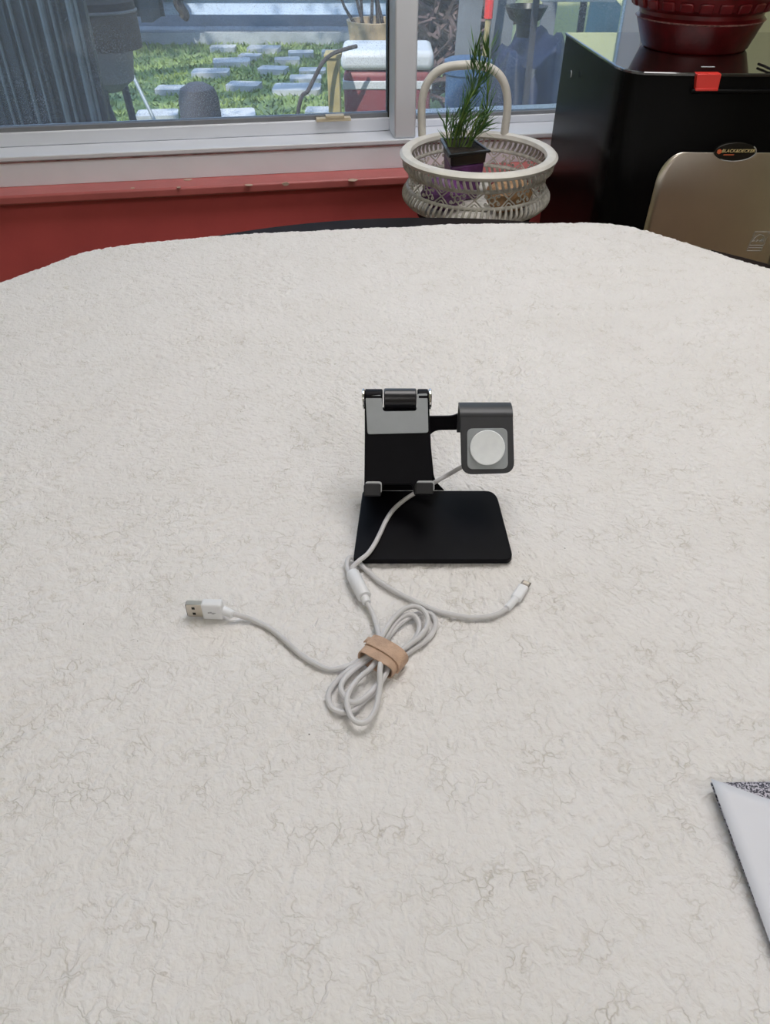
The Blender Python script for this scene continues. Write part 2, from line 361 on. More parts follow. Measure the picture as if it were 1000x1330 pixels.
struct('wall_front', MB().wbox(S0,S1,0.026,0.14,0,z_lb), 'redpaint', 'red painted wall below the window ledge')
struct('wall_upper', MB().wbox(S0,S1,D_TRIM,0.25,WT,ROOM_H), 'green')
struct('wall_side', MB().wbox(s_jr,S1,D_TRIM,0.25,z_lt,WT), 'green', 'pale green wall right of the window')
# red ledge with chips of bare wood
led = struct('trim_1', MB().wbox(S0,S1,0,D_TRIM+0.05,z_lb,z_lt), 'redledge', 'red painted wooden ledge under the window', bevel=0.004)
chips = [(244,233,6,2.2),(323,240,5,2),(371,239,4.5,2.4),(458,233.5,6,3),(232,243,2.5,1.5),(172,244,2.5,1.4)]
for i, (x, y, w, h) in enumerate(chips):
    s, z = at_wall(x, y, -0.0006)
    if z > z_lt-0.002:
        q = at_z(x, y, z_lt+0.0008); c = q
        poly = [c + WU*(w*0.0016*math.cos(a)*(0.8+0.4*rnd.random())) + WN*(h*0.003*math.sin(a)) for a in [k*2*math.pi/9 for k in range(9)]]
        MB().prism(poly, (0,0,-0.001)).build('paint_chip', 'chip', led)
    else:
        c = W(s, -0.0006, z)
        poly = [c + WU*(w*0.0016*math.cos(a)*(0.8+0.4*rnd.random())) + Vector((0,0,h*0.0016*math.sin(a))) for a in [k*2*math.pi/9 for k in range(9)]]
        MB().prism(poly, WN*0.001).build('paint_chip', 'chip', led)
struct('trim_2', MB().wbox(S0,S1,D_TRIM,D_TRIM+0.06,z_lt,z_tt), 'vinyl_old', 'white board between red ledge and window frame', bevel=0.001)
mb = MB(); mb.wbox(S0,S1,D_TRIM-0.0012,D_TRIM+0.01,z_tt-0.0016,z_tt+0.0004)
struct('trim_3', mb, 'caulk', 'dirty dark joint line under the window frame')
# windows: frame sill, sashes, panes
win = struct('window_1', MB().wbox(S0,S1,D_TRIM+0.0005,D_SASH+0.09,z_tt+0.0004,z_tt+0.010), 'vinyl', 'white vinyl window with sliding left sash', bevel=0.002)
MB().wbox(S0,S1,D_SASH+0.052,D_SASH+0.09,z_tt+0.01,z_tt+0.03).build('rear_track', 'vinyl', win)
sl_r = at_wall(505, 100, D_SASH+0.01)[0]
MB().wbox(S0,sl_r,D_SASH,D_SASH+0.032,z_tt+0.0104,z_gl).build('sash_rail', 'vinyl', win, bevel=0.002)
MB().wbox(S0,sl_r,D_SASH+0.006,D_SASH+0.026,z_gl,z_gl+0.008).build('glazing_seal', 'seal', win)
MB().wbox(sl_r-0.003,sl_r+0.0085,D_SASH+0.004,D_SASH+0.03,z_tt+0.0104,WT).build('black_gasket', 'blackgap', win)
MB().wbox(S0,sl_r-0.003,D_SASH+0.014,D_SASH+0.018,z_gl+0.006,WT).build('pane', 'clearglass', win)
MB().wbox(s_m0,s_m1,D_TRIM+0.006,D_SASH+0.05,z_tt+0.0104,WT).build('mullion', 'vinyl', win, bevel=0.003)
z_g2 = at_wall(670, 150, D_SASH+0.02)[1]; z_g3 = at_wall(670, 145, D_SASH+0.025)[1]
MB().wbox(s_m1+0.0002,s_jr,D_SASH+0.02,D_SASH+0.05,z_tt+0.0104,z_g2).build('fixed_rail', 'vinyl', win, bevel=0.002)
MB().wbox(s_m1+0.0002,s_jr,D_SASH+0.025,D_SASH+0.045,z_g2,z_g3).build('glazing_seal', 'seal', win)
MB().wbox(s_m1+0.0002,s_jr-0.004,D_SASH+0.033,D_SASH+0.037,z_g3-0.002,WT).build('pane', 'dirtyglass', win)
MB().wbox(s_jr-0.03,s_jr,D_TRIM+0.006,D_SASH+0.05,z_g3,WT).build('jamb', 'vinyl', win, bevel=0.002)
# beige latch lying on the sash rail
s, z = at_wall(433, 151, D_SASH-0.006)
MB().wbox(s-0.036,s+0.036,D_SASH-0.012,D_SASH+0.005,z_gl-0.0005,z_gl+0.006).wbox(s-0.016,s+0.022,D_SASH-0.014,D_SASH+0.004,z_gl+0.006,z_gl+0.011).build('sash_latch', 'handlebeige', win, bevel=0.001)

# ceiling panels added as the room's unseen light source
M['lightpanel'] = emission_material('light_panel', (1.0, 0.965, 0.955), PANEL_STRENGTH)
for i, (s, d, hs) in enumerate([(0.22,-0.66,0.50),(-0.95,-2.95,0.36),(0.85,-2.95,0.36)]):
    c = W(s, d, ROOM_H)
    where = ['large one directly above the table', 'left one far from the window', 'right one far from the window'][i]
    t = thing('added_ceiling_light', c, 'added square ceiling panel lighting the room, '+where, 'ceiling light', 'added square ceiling panels')
    MB().wbox(s-hs-.02,s+hs+.02,d-hs-.02,d+hs+.02,ROOM_H-0.022,ROOM_H-0.0005).build('frame', 'ceiling', t, bevel=0.003)
    MB().wbox(s-hs,s+hs,d-hs,d+hs,ROOM_H-0.026,ROOM_H-0.0225).build('diffuser', 'lightpanel', t)

# ================================================================== OUTDOORS
GZ = -0.20
lawn = struct('lawn', MB().box((-14,1.95,GZ-0.1),(12,9.3,GZ)), 'lawn', 'green lawn outside the window')
# grass blades
g = np.random.default_rng(3); NB = 26000
bx = g.uniform(-4.6, 3.2, NB); by = g.uniform(5.0, 9.2, NB); ang = g.uniform(0, 6.28, NB); hh = g.uniform(0.015, 0.045, NB)
keep = ~(((bx > -.35) & (by < 5.75)) | (bx > 0.0)); bx, by, ang, hh = bx[keep], by[keep], ang[keep], hh[keep]; NB = len(bx)
vs = np.zeros((NB,3,3)); dx = np.cos(ang)*0.012; dy = np.sin(ang)*0.012
vs[:,0] = np.c_[bx-dx,by-dy,np.full(NB,GZ)]; vs[:,1] = np.c_[bx+dx,by+dy,np.full(NB,GZ)]
vs[:,2] = np.c_[bx+g.normal(0,.02,NB),by+g.normal(0,.02,NB),GZ+hh]
me = bpy.data.meshes.new('grass'); me.from_pydata(vs.reshape(-1,3).tolist(), [], np.arange(NB*3).reshape(-1,3).tolist())
me.materials.append(M['grass']); o = bpy.data.objects.new('grass', me); C.objects.link(o)
tag(o, 'short green grass blades growing on the lawn outside', 'grass', kind='stuff')
# stepping stones set in the lawn
for x, y, w in [(317,112,40),(386,116,58),(355,91,34),(397,103,38),(373,79,30),(406,93,32),(301,81,44),(343,64,38),(391,70,30),(274,95,44),(432,69,26),(225,117,40),(205,150,50),(300,150,60),(420,146,44),(290,63,30),(325,74,26)]:
    c = at_z(x, y, GZ+0.02); wd = w/1000*c.y*0.95; a = rnd.uniform(-.2,.2)
    poly = rounded([(-wd/2,-wd*.36),(wd/2,-wd*.36),(wd/2,wd*.36),(-wd/2,wd*.36)], wd*.12, 3)
    MB().prism([c+Vector((px*math.cos(a)-py*math.sin(a), px*math.sin(a)+py*math.cos(a), 0.020)) for px, py in poly], (0,0,-0.07)).build('stepping_stone', 'paver', lawn)
# concrete patio, steps and the neighbouring house wall
patio_y = at_z(250, 58, GZ).y
struct('patio', MB().box((-14,patio_y,GZ-0.1),(12,patio_y+4,GZ+0.10)), 'concrete', 'pale concrete patio edge behind the lawn')
y2 = at_z(250, 34, GZ+0.10).y
struct('patio_step', MB().box((-14,y2,GZ+0.10),(12,y2+3,GZ+0.26)), 'concrete', 'upper concrete step in front of white siding')
y3 = at_z(250, 19, GZ+0.26).y
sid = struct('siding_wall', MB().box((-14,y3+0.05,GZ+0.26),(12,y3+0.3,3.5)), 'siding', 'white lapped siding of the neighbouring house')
for k in range(24):
    z = GZ+0.26+k*0.12
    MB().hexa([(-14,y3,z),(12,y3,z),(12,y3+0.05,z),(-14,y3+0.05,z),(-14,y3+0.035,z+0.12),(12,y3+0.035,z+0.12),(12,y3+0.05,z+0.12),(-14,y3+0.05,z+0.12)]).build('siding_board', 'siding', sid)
a = at_y(140, 30, y3-0.15); b_ = at_y(213, 5, y3-0.15)
t = thing('opening_bench', (a.x, y3-0.3, GZ+0.26), 'dark low bench standing in for a dark opening in the far siding', 'bench')  # bench shape takes the place of a dark opening in the siding
MB().box((a.x-0.9,y3-0.55,GZ+0.56),(b_.x,y3-0.06,GZ+0.64)).build('seat', 'darkgap', t, bevel=0.01)
for x in (a.x-0.8, (a.x+b_.x)/2-0.4, b_.x-0.1):
    MB().box((x-0.05,y3-0.5,GZ+0.26),(x+0.05,y3-0.1,GZ+0.56)).build('leg', 'darkgap', t)
MB().box((a.x-0.9,y3-0.12,GZ+0.64),(b_.x,y3-0.07,GZ+1.1)).build('backrest', 'darkgap', t, bevel=0.01)
MB().box((a.x-0.85,y3-0.14,GZ+0.262),(b_.x-0.02,y3-0.1,GZ+0.56)).build('lower_panel', 'darkgap', t)
# dark hose hanging on the siding
hp = [at_y(x, y, y3-0.08) for x, y in [(233,-6),(231,4),(236,12),(240,19),(238,24)]]
tag(MB().tube(spline(hp,5), 0.045, 8).build('garden_hose', 'bark'), 'dark coiled hose hanging on the far white siding', 'hose')
# shading tree standing left of the view
tr = thing('shade_tree', (-4.6, 3.4, GZ), 'tall leafy tree casting dappled shade on the lawn', 'tree')
MB().tube([(-4.6,3.4,GZ),(-4.5,3.5,1.5),(-4.2,3.6,3.2),(-3.4,3.8,4.4),(-2.2,4.0,5.0)], [0.22,0.18,0.15,0.11,0.05], 10).build('trunk', 'bark', tr)
MB().tube([(-4.2,3.6,3.2),(-3.4,3.0,4.0),(-1.5,2.9,4.8),(0.4,3.2,5.2)], [0.12,0.1,0.07,0.03], 8).build('branch', 'bark', tr)
NL = 3600; lc = np.zeros((NL,4,3)); cen = g.normal(0,1,(150,3))*np.array([1.7,1.4,0.45])+np.array([-2.7,3.1,5.2])
pos = cen[g.integers(0,70,NL)] + g.normal(0,0.25,(NL,3)); u = g.normal(0,1,(NL,3)); u /= np.linalg.norm(u,axis=1)[:,None]
w = np.cross(u, g.normal(0,1,(NL,3))); w /= np.linalg.norm(w,axis=1)[:,None]; sz = g.uniform(.05,.11,NL)[:,None]
lc[:,0] = pos-u*sz; lc[:,1] = pos+w*sz*.5; lc[:,2] = pos+u*sz; lc[:,3] = pos-w*sz*.5
me = bpy.data.meshes.new('foliage'); me.from_pydata(lc.reshape(-1,3).tolist(), [], np.arange(NL*4).reshape(-1,4).tolist()); me.materials.append(M['treeleaf'])
o = bpy.data.objects.new('foliage', me); C.objects.link(o); o['kind'] = 'stuff'; o.parent = tr; o.matrix_parent_inverse = Matrix.Translation(-Vector(tr.location))

def ray_t(x, y, t): return Vector((0,0,CAM_Z)) + ray(x, y)*t
# dark ribbed screen close outside on the left
Yr = 3.05
xa = at_y(-60, 80, Yr).x; xb = at_y(122, 80, Yr).x
t = thing('ribbed_screen', ((xa+xb)/2, Yr, GZ), 'dark screen of vertical ribs outside the left window', 'screen')
MB().box((xa,Yr+0.02,GZ),(xb,Yr+0.05,1.6)).build('panel', 'ribbed', t)
nr = 15
for k in range(nr):
    x = xa+0.02+(xb-xa-0.04)*k/(nr-1)+rnd.uniform(-.008,.008); wd = rnd.uniform(.004,.013)
    MB().lathe([(wd,0),(wd,1.6-GZ)], (x,Yr+0.012,GZ), 8).build('rib', 'ribpale' if k%3 else 'ribbed', t)
# brown dome and grey bowl standing in for a reflection in the pane
Yb = 3.6
c = at_y(132, 60, Yb); r = (at_y(178,30,Yb).x-at_y(92,30,Yb).x)/2; cx = at_y(135,30,Yb).x
zc0 = at_y(130,62,Yb).z; zc1 = at_y(130,-14,Yb).z
t = thing('reflection_dome', (cx, Yb, GZ), 'brown dome over a grey bowl standing in for a window reflection', 'barbecue')
MB().lathe([(r*1.0,zc0),(r*1.02,zc0+0.05),(r*.98,zc0+0.16),(r*.80,zc1-0.02),(r*.45,zc1+0.05),(0,zc1+0.07)], (cx,Yb,0), 32).build('dome_shape', 'reflbrown', t)
MB().lathe([(r*1.025,zc0+0.125),(r*1.04,zc0+0.13),(r*1.025,zc0+0.136)], (cx,Yb,0), 32, cap=False).build('dome_band', 'reflgrey', t)
zb0 = at_y(110,118,Yb).z
MB().lathe([(r*.35,zb0),(r*.80,zb0+0.04),(r*.9,zb0+0.12),(r*.92,zc0-0.02),(r*.9,zc0+0.002)], (cx-0.03,Yb,0), 32).build('bowl', 'reflgrey', t)
for k in range(3):
    a = 2.1*k+0.4
    MB().tube([(cx-0.03+math.cos(a)*r*.45,Yb+math.sin(a)*r*.45,zb0+0.03),(cx-0.03+math.cos(a)*r*.8,Yb+math.sin(a)*r*.8,GZ)], 0.016, 8).build('leg', 'charcoal', t)
def dome_bucket(x0, x1, ytop, Y, label, mname):
    a = at_y(x0, 130, Y); b = at_y(x1, 130, Y); rr = (b.x-a.x)/2; zt = at_y((x0+x1)/2, ytop, Y).z; c = ((a.x+b.x)/2, Y, GZ)
    t = thing('upturned_bucket', c, label, 'bucket')
    h = zt-GZ
    MB().lathe([(rr*1.12,0),(rr*1.12,0.02),(rr*1.02,0.03),(rr*1.0,h*.55),(rr*.96,h*.84),(rr*.80,h*.95),(rr*.4,h),(0,h)], c, 28).build('shell', mname, t)
    MB().lathe([(rr*1.06,0.035),(rr*1.12,0.045),(rr*1.06,0.055)], c, 28, cap=False).build('rim', mname, t)
dome_bucket(231, 285, 108, 4.6, 'charcoal round-topped bucket on the lawn in the middle of the window', 'charcoal')
dome_bucket(96, 146, 128, 3.9, 'black low round-topped bucket beside the ribbed screen', 'charcoal')
# leaning pole with pale knob
p0 = at_y(157, 66, 4.2); p1 = at_y(200, 155, 4.05); dd = p1-p0; p2 = p0+dd*((GZ-p0.z)/dd.z)
t = thing('leaning_pole', p2, 'thin grey metal pole with white knob leaning over the lawn', 'pole')
MB().tube([p2,p0], 0.009, 8).build('shaft', 'alu', t); MB().lathe([(0,-.018),(.017,-.012),(.022,0),(.017,.014),(0,.02)], p0, 14).build('knob', 'coolwhite', t)
# cooler
Yc = 4.7
a = at_y(446, 100, Yc); b_ = at_y(560, 100, Yc); zt = at_y(470, 66, Yc).z
t = thing('drinks_cooler', ((a.x+b_.x)/2, Yc+0.15, GZ), 'red and white drinks cooler outside beside the window post', 'cooler')
zl = at_y(470, 92, Yc).z
MB().box((a.x,Yc,GZ),(b_.x,Yc+0.34,zl)).build('body', 'coolred', t, bevel=0.03, seg=3)
MB().box((a.x-0.012,Yc-0.012,zl),(b_.x+0.012,Yc+0.352,zt)).build('lid', 'coolwhite', t, bevel=0.03, seg=3)
zs = at_y(470, 113, Yc).z
MB().box((a.x-0.006,Yc-0.006,zs-0.012),(b_.x+0.006,Yc+0.346,zs+0.03)).build('stripe', 'coolwhite', t, bevel=0.005)
# tan wicker planter behind the cooler, with bare twigs
Yp = 5.4
a = at_y(452, 40, Yp); b_ = at_y(520, 40, Yp); zt = at_y(480, 26, Yp).z; rr = (b_.x-a.x)/2; c = ((a.x+b_.x)/2, Yp, GZ)
t = thing('wicker_planter', c, 'tan round planter behind the red cooler', 'planter'); h = zt-GZ
prof = [(rr*.7,0),(rr*.75,h*.2)]
for k in range(6): prof += [(rr*(.8+.03*k)+.012,h*(.3+.1*k)),(rr*(.8+.03*k),h*(.35+.1*k))]
prof += [(rr,h*.95),(rr*1.06,h),(rr*.9,h),(rr*.88,h-.05),(0,h-.05)]
MB().lathe(prof, c, 28).build('body', 'tanwicker', t)
for k in range(6):
    p = Vector((c[0]+rnd.uniform(-.1,.1),Yp+rnd.uniform(-.1,.1),zt-.05)); q = p+Vector((rnd.uniform(-.15,.15),rnd.uniform(-.1,.1),rnd.uniform(.3,.7)))
    MB().tube(spline([p,(p+q)/2+Vector((rnd.uniform(-.05,.05),0,0)),q],5), [0.012-0.0008*i for i in range(11)], 6).build('twig', 'bark', t)
# yellow post
a = at_y(425, 100, 4.5); b_ = at_y(441, 100, 4.5); zt = at_y(435, 76, 4.5).z
t = thing('wooden_post', ((a.x+b_.x)/2, 4.55, GZ), 'short yellowish wooden post left of the red cooler', 'post')
MB().box((a.x,4.5,GZ),(b_.x,4.6,zt)).build('shaft', 'yellowwood', t, bevel=0.006); MB().box((a.x-.012,4.488,zt),(b_.x+.012,4.612,zt+.02)).build('cap', 'yellowwood', t, bevel=0.004)
# black hose arching over the lawn
pts = [at_y(x,y,Y) for x,y,Y in [(463,60,4.55),(448,64,4.5),(432,70,4.45),(420,80,4.4),(410,98,4.35),(400,118,4.3),(388,140,4.25)]]
pts.append(Vector((pts[-1].x-0.08, 4.2, GZ+0.01)))
tag(MB().tube(spline(pts,6), 0.010, 8).build('bent_branch', 'bark'), 'thin dark bent branch arching in front of the lawn', 'branch')
# unseen roof added to shade the cluttered corner
pr0 = thing('added_shade_roof', (1.9, 3.5, GZ), 'added roof out of view shading the cluttered corner outside', 'porch roof')
MB().hexa([(.35,2.05,2.42),(3.6,2.05,2.42),(3.6,4.4,2.22),(.35,4.4,2.22),(.35,2.05,2.48),(3.6,2.05,2.48),(3.6,4.4,2.28),(.35,4.4,2.28)]).build('roof_sheet','greyboard',pr0)
for x in (2.4,3.5): MB().box((x,4.3,GZ),(x+.09,4.39,2.225)).build('post','greyboard',pr0)
# --- clutter behind the right pane
def tapered(name, x0, x1, ytop, Y, m, label, cat, taper=.85, depth=None):
    a = at_y(x0,100,Y); b = at_y(x1,100,Y); zt = at_y((x0+x1)/2,ytop,Y).z; rr = (b.x-a.x)/2; c = ((a.x+b.x)/2,Y,GZ); h = zt-GZ
    t = thing(name, c, label, cat)
    MB().lathe([(rr*taper,0),(rr*.92,h*.4),(rr*.97,h*.9),(rr*.98,h*.93)], c, 28).build('body', m, t)
    for zz in (.3,.62): MB().lathe([(rr*(taper+.1)*.98,h*zz-.012),(rr*1.0,h*zz),(rr*(taper+.1)*.98,h*zz+.012)], c, 28, cap=False).build('hoop', m, t)
    MB().lathe([(rr*.98,h*.93),(rr*1.06,h*.94),(rr*1.06,h),(rr*.9,h+.006),(0,h+.006)], c, 28).build('lid', m, t)
tapered('plastic_barrel', 578, 636, 78, 3.7, 'bluebin', 'blue plastic barrel behind the basket handle', 'barrel')
Yn = 3.9
a = at_y(646, 100, Yn).x; b_ = at_y(765, 100, Yn).x; zt = at_y(690, 62, Yn).z
t = thing('tarp_covered_stack', ((a+b_)/2, Yn+.3, GZ), 'stack under a dark navy tarpaulin outside the right pane', 'tarpaulin')
nx, ny = 26, 12; vs = []; fs = []
for j in range(ny+1):
    for i in range(nx+1):
        u_, v_ = i/nx, j/ny; edge = min(1, min(u_, 1-u_)*5)*min(1, v_*3.2)
        z = GZ + (zt-GZ)*edge*(0.93+.07*math.sin(u_*9+v_*3)) + .025*math.sin(u_*23)*math.sin(v_*11)*edge
        vs.append((a+(b_-a)*u_, Yn-.06+.75*v_+.04*math.sin(u_*17), z))
for j in range(ny):
    for i in range(nx): q = j*(nx+1)+i; fs.append((q,q+1,q+nx+2,q+nx+1))
o = MB().add(vs, fs).build('tarpaulin', 'navy', t, angle=80); sm = o.modifiers.new('thickness', 'SOLIDIFY'); sm.thickness = .012
MB().box((a+.10,Yn+.2,GZ),(b_-.10,Yn+.62,zt-.12)).build('stacked_crate', 'greyboard', t)
# leaning grey boards
for i,(x0,x1,yb) in enumerate([(596,622,90),(640,664,80),(700,716,95)]):
    Y = 4.75+.12*i; p0 = at_y((x0+x1)/2-6,yb,Y); w2 = (x1-x0)/2000*Y
    top = Vector((p0.x+.06,Y+.22,1.25)); bot = Vector((p0.x-.03,Y-.12,GZ)); ax = Vector((w2,0,0)); az = (top-bot)/2
    o = MB().obox((top+bot)/2, ax, Vector((0,.012,0)), az).build('leaning_board', 'greyboard')
    tag(o, ['grey board leaning left behind the blue barrel','grey board leaning behind the plant top','grey narrow board leaning near the appliance corner'][i], 'board', 'boards leaning outside')
p0 = at_y(634, 24, 4.7)
t = thing('red_handled_rake', (p0.x,4.7,GZ), 'red-handled garden tool standing between the grey boards', 'garden tool')
MB().tube([(p0.x,4.7,p0.z),(p0.x+.02,4.72,1.5)],0.022,8).build('grip','redlatch',t); MB().tube([(p0.x-.02,4.68,GZ),(p0.x,4.7,p0.z)],0.014,8).build('shaft','yellowwood',t)
# black bowl on the stack
c = at_y(682, 24, 4.25)
t = thing('black_bowl', (c.x,4.25,zt), 'shallow black bowl on top of the navy tarpaulin stack', 'bowl')
zbw = zt-.01
MB().lathe([(.035,zbw),(.04,c.z-.02),(.075,c.z),(.10,c.z+.05),(.094,c.z+.05),(.07,c.z+.012),(0,c.z+.008)], (c.x,4.25,0), 28).build('shell','blackplastic',t)
# white rail and teal sheet
a = at_y(703,2,3.4); b_ = at_y(800,2,3.4)
t = thing('white_side_table', ((a.x+b_.x)/2,3.55,GZ), 'white slab-topped garden table at the upper right of the pane', 'table')
MB().box((a.x,3.4,a.z-.002),(b_.x,3.8,a.z+.03)).build('table_top','coolwhite',t,bevel=.004)
for x in (a.x+.04,b_.x-.04): MB().box((x-.012,3.75,GZ),(x+.012,3.775,a.z-.002)).build('leg','charcoal',t)
# brown brush heap
NBr = 900; vs = []; fs = []
xl = at_y(545,100,6.0).x; xr = at_y(650,100,6.0).x
mbr = MB()
for k in range(NBr):
    u_ = rnd.random(); p = Vector((xl+(xr-xl)*u_, 6.1+rnd.uniform(-.25,.3), GZ+.12+rnd.random()**.7*(.85)))
    d = Vector((rnd.uniform(-1,1),rnd.uniform(-1,1),rnd.uniform(-.5,.9))).normalized()*rnd.uniform(.06,.17)
    mbr.tube([p-d,p+d], rnd.uniform(.006,.016), 4)
o = mbr.build('brush_heap','brush'); tag(o,'heap of brown brushwood behind the basket handle','brushwood',kind='stuff')
# pale green shed and teal sheet leaning on it
Ys = 5.9; xs = at_y(700,20,Ys).x
sh = thing('garden_shed', (xs+1.2,Ys+.5,GZ), 'pale green shed wall far right behind the glass', 'shed')
MB().box((xs,Ys,GZ),(xs+2.6,Ys+1.2,2.7)).build('wall','shedgreen',sh); MB().box((xs-.1,Ys-.1,2.7),(xs+2.7,Ys+1.3,2.8)).build('roof','greyboard',sh)
Yt = 4.9
A = [at_y(755,70,Yt),at_y(840,70,Yt),at_y(838,45,Yt),at_y(797,-4,Yt),at_y(770,-4,Yt)]
A[0].z = GZ; A[1].z = GZ
tag(MB().prism(A,(0,.05,0)).build('teal_sheet','teal'),'teal sheet with a slanting edge outside the right pane','sheet')

# ================================================================== TABLE AND FLEECE
TC = Vector((0.065, 0.54, 0)); TR = 0.686; TZ = ZT-0.0125
t = thing('dining_table', (TC.x,TC.y,0), 'round dark wooden table beneath the white fleece', 'table')
MB().lathe([(0,TZ-.035),(TR-.03,TZ-.035),(TR-.004,TZ-.026),(TR,TZ-.015),(TR-.001,TZ-.003),(TR-.004,TZ),(0,TZ)], (TC.x,TC.y,0), 160).build('table_top','darkwood',t)
MB().lathe([(.11,.04),(.07,.10),(.055,.25),(.075,.42),(.05,.55),(.09,.68),(.20,TZ-.036),(.0,TZ-.036)], (TC.x,TC.y,0), 32).build('pedestal','darkwood',t)
for k in range(4):
    a = math.pi/4+k*math.pi/2; d = Vector((math.cos(a),math.sin(a),0)); c = Vector((TC.x,TC.y,0))
    MB().tube([c+d*.05+Vector((0,0,.12)),c+d*.22+Vector((0,0,.07)),c+d*.40+Vector((0,0,.028))],[.045,.035,.028],8).build('foot','darkwood',t)

def hsh(ix, iy, k):
    h = (ix.astype(np.int64)*374761393 + iy.astype(np.int64)*668265263 + k*1274126177) & 0xffffffff
    h = ((h ^ (h >> 13))*1274126177) & 0xffffffff; h = h ^ (h >> 16)
    return (h & 0xffffff)/float(0xffffff)
def vnoise(x, y, sc_, k):
    x = x*sc_; y = y*sc_; ix = np.floor(x); iy = np.floor(y); fx = x-ix; fy = y-iy
    fx = fx*fx*(3-2*fx); fy = fy*fy*(3-2*fy)
    a = hsh(ix,iy,k); b = hsh(ix+1,iy,k); c = hsh(ix,iy+1,k); d = hsh(ix+1,iy+1,k)
    return (a*(1-fx)+b*fx)*(1-fy)+(c*(1-fx)+d*fx)*fy
def vor(x, y, sc_, k):
    x = x*sc_; y = y*sc_; ix = np.floor(x); iy = np.floor(y); f1 = np.full(x.shape, 9.); f2 = np.full(x.shape, 9.)
    for i in (-1,0,1):
        for j in (-1,0,1):
            jx = ix+i+hsh(ix+i,iy+j,k); jy = iy+j+hsh(ix+i,iy+j,k+5)
            d = np.sqrt((jx-x)**2+(jy-y)**2); m = d < f1
            f2 = np.where(m, f1, np.minimum(f2, d)); f1 = np.where(m, d, f1)
    return f1, f2
outline_px = [(0,362),(30,351),(60,340),(88,329),(115,322),(160,315),(220,309),(300,303),(400,297),(520,291),(620,287.5),(700,286.5),(770,286.5),(810,289),(850,299),(900,315),(950,332),(1000,346)]
ob = []
for x, y in outline_px:
    q = at_z(x, y, ZT) - Vector((TC.x,TC.y,ZT)); ob.append((math.atan2(q.y,q.x), math.hypot(q.x,q.y)))
ob.sort()
phi_k = [a for a,_ in ob]; r_k = [r_ for _,r_ in ob]
phi_all = [phi_k[0]-.35, phi_k[0]-.18]+phi_k+[phi_k[-1]+.25, phi_k[-1]+.7, 3.6, 4.4, 5.2]
r_all = [.69,.655]+r_k+[.715,.715,.715,.715,.715]
NP, NRr = 1750, 300
ph = np.linspace(0, 2*np.pi, NP, endpoint=False)
pa = np.array(phi_all); ra = np.array(r_all)
Ro = np.interp(ph, pa, ra, period=2*np.pi)
ker = np.hanning(25); ker /= ker.sum(); Ro = np.convolve(np.r_[Ro[-12:],Ro,Ro[:12]], ker, 'valid')
Lh = np.clip((Ro-.697)/.010, 0, 1)*.16                     # where it passes the table rim it hangs down
tt = np.linspace(0, 1, NRr)**0.75
RB = 0.011
arc = RB*np.pi/2
PH, TT = np.meshgrid(ph, tt, indexing='ij'); RO = Ro[:,None]; LH = Lh[:,None]
n_edge = 40
inner = np.linspace(0,1,NRr-n_edge) 
S = np.zeros_like(PH)
S[:,:NRr-n_edge] = (RO-RB)*inner[None,:]
e = np.linspace(0,1,n_edge+1)[1:]
S[:,NRr-n_edge:] = (RO-RB) + (arc+LH)*e[None,:]
over = np.clip(S-(RO-RB), 0, None); th = np.clip(over/RB, 0, np.pi/2); hang = np.clip(over-arc, 0, None)
wob = 1+0.0*PH
rad = np.minimum(S, RO-RB) + RB*np.sin(th) + hang*(0.05+.12*np.sin(PH*23)+.06*np.sin(PH*41))
zz = -RB*(1-np.cos(th)) - hang
X = TC.x+rad*np.cos(PH); Y = TC.y+rad*np.sin(PH)
px_ = X+0.010*(vnoise(X,Y,60,1)-.5)+.006*(vnoise(X,Y,170,2)-.5); py_ = Y+0.010*(vnoise(X,Y,60,3)-.5)+.006*(vnoise(X,Y,170,4)-.5)
f1, f2 = vor(px_, py_, 70, 11); crack = np.clip((f2-f1)/.34, 0, 1)**.6
g1, g2 = vor(px_, py_, 175, 23); fine = np.clip((g2-g1)/.5, 0, 1)**.7
msk = np.clip((vnoise(X,Y,22,31)-.25)/.5, .1, 1)
disp = -0.0015*(1-crack)*msk - 0.0008*(1-fine) + .0020*(vnoise(X,Y,9,41)-.6) + .0010*(vnoise(X,Y,300,43)-.5)
fall = np.sin(th)
X += disp*fall*np.cos(PH)*1.3; Y += disp*fall*np.sin(PH)*1.3
Z = ZT+zz+disp*np.clip(np.cos(th)+.15,0,1)
V = np.stack([X,Y,Z],-1).reshape(-1,3)
ii = np.arange(NP)[:,None]; jj = np.arange(NRr-1)[None,:]
q = np.stack([ii*NRr+jj, ii*NRr+jj+1, ((ii+1)%NP)*NRr+jj+1, ((ii+1)%NP)*NRr+jj], -1).reshape(-1,4)
me = bpy.data.meshes.new('fleece_blanket'); me.vertices.add(len(V)); me.vertices.foreach_set('co', V.astype(np.float32).ravel())
me.loops.add(q.size); me.loops.foreach_set('vertex_index', q.astype(np.int32).ravel())
me.polygons.add(len(q)); me.polygons.foreach_set('loop_start', (np.arange(len(q))*4).astype(np.int32)); me.update(calc_edges=True); me.validate()
me.shade_smooth(); me.materials.append(M['fleece'])
cloth = bpy.data.objects.new('fleece_blanket', me); C.objects.link(cloth)
tag(cloth, 'off-white curly fleece blanket spread over the round table', 'blanket')

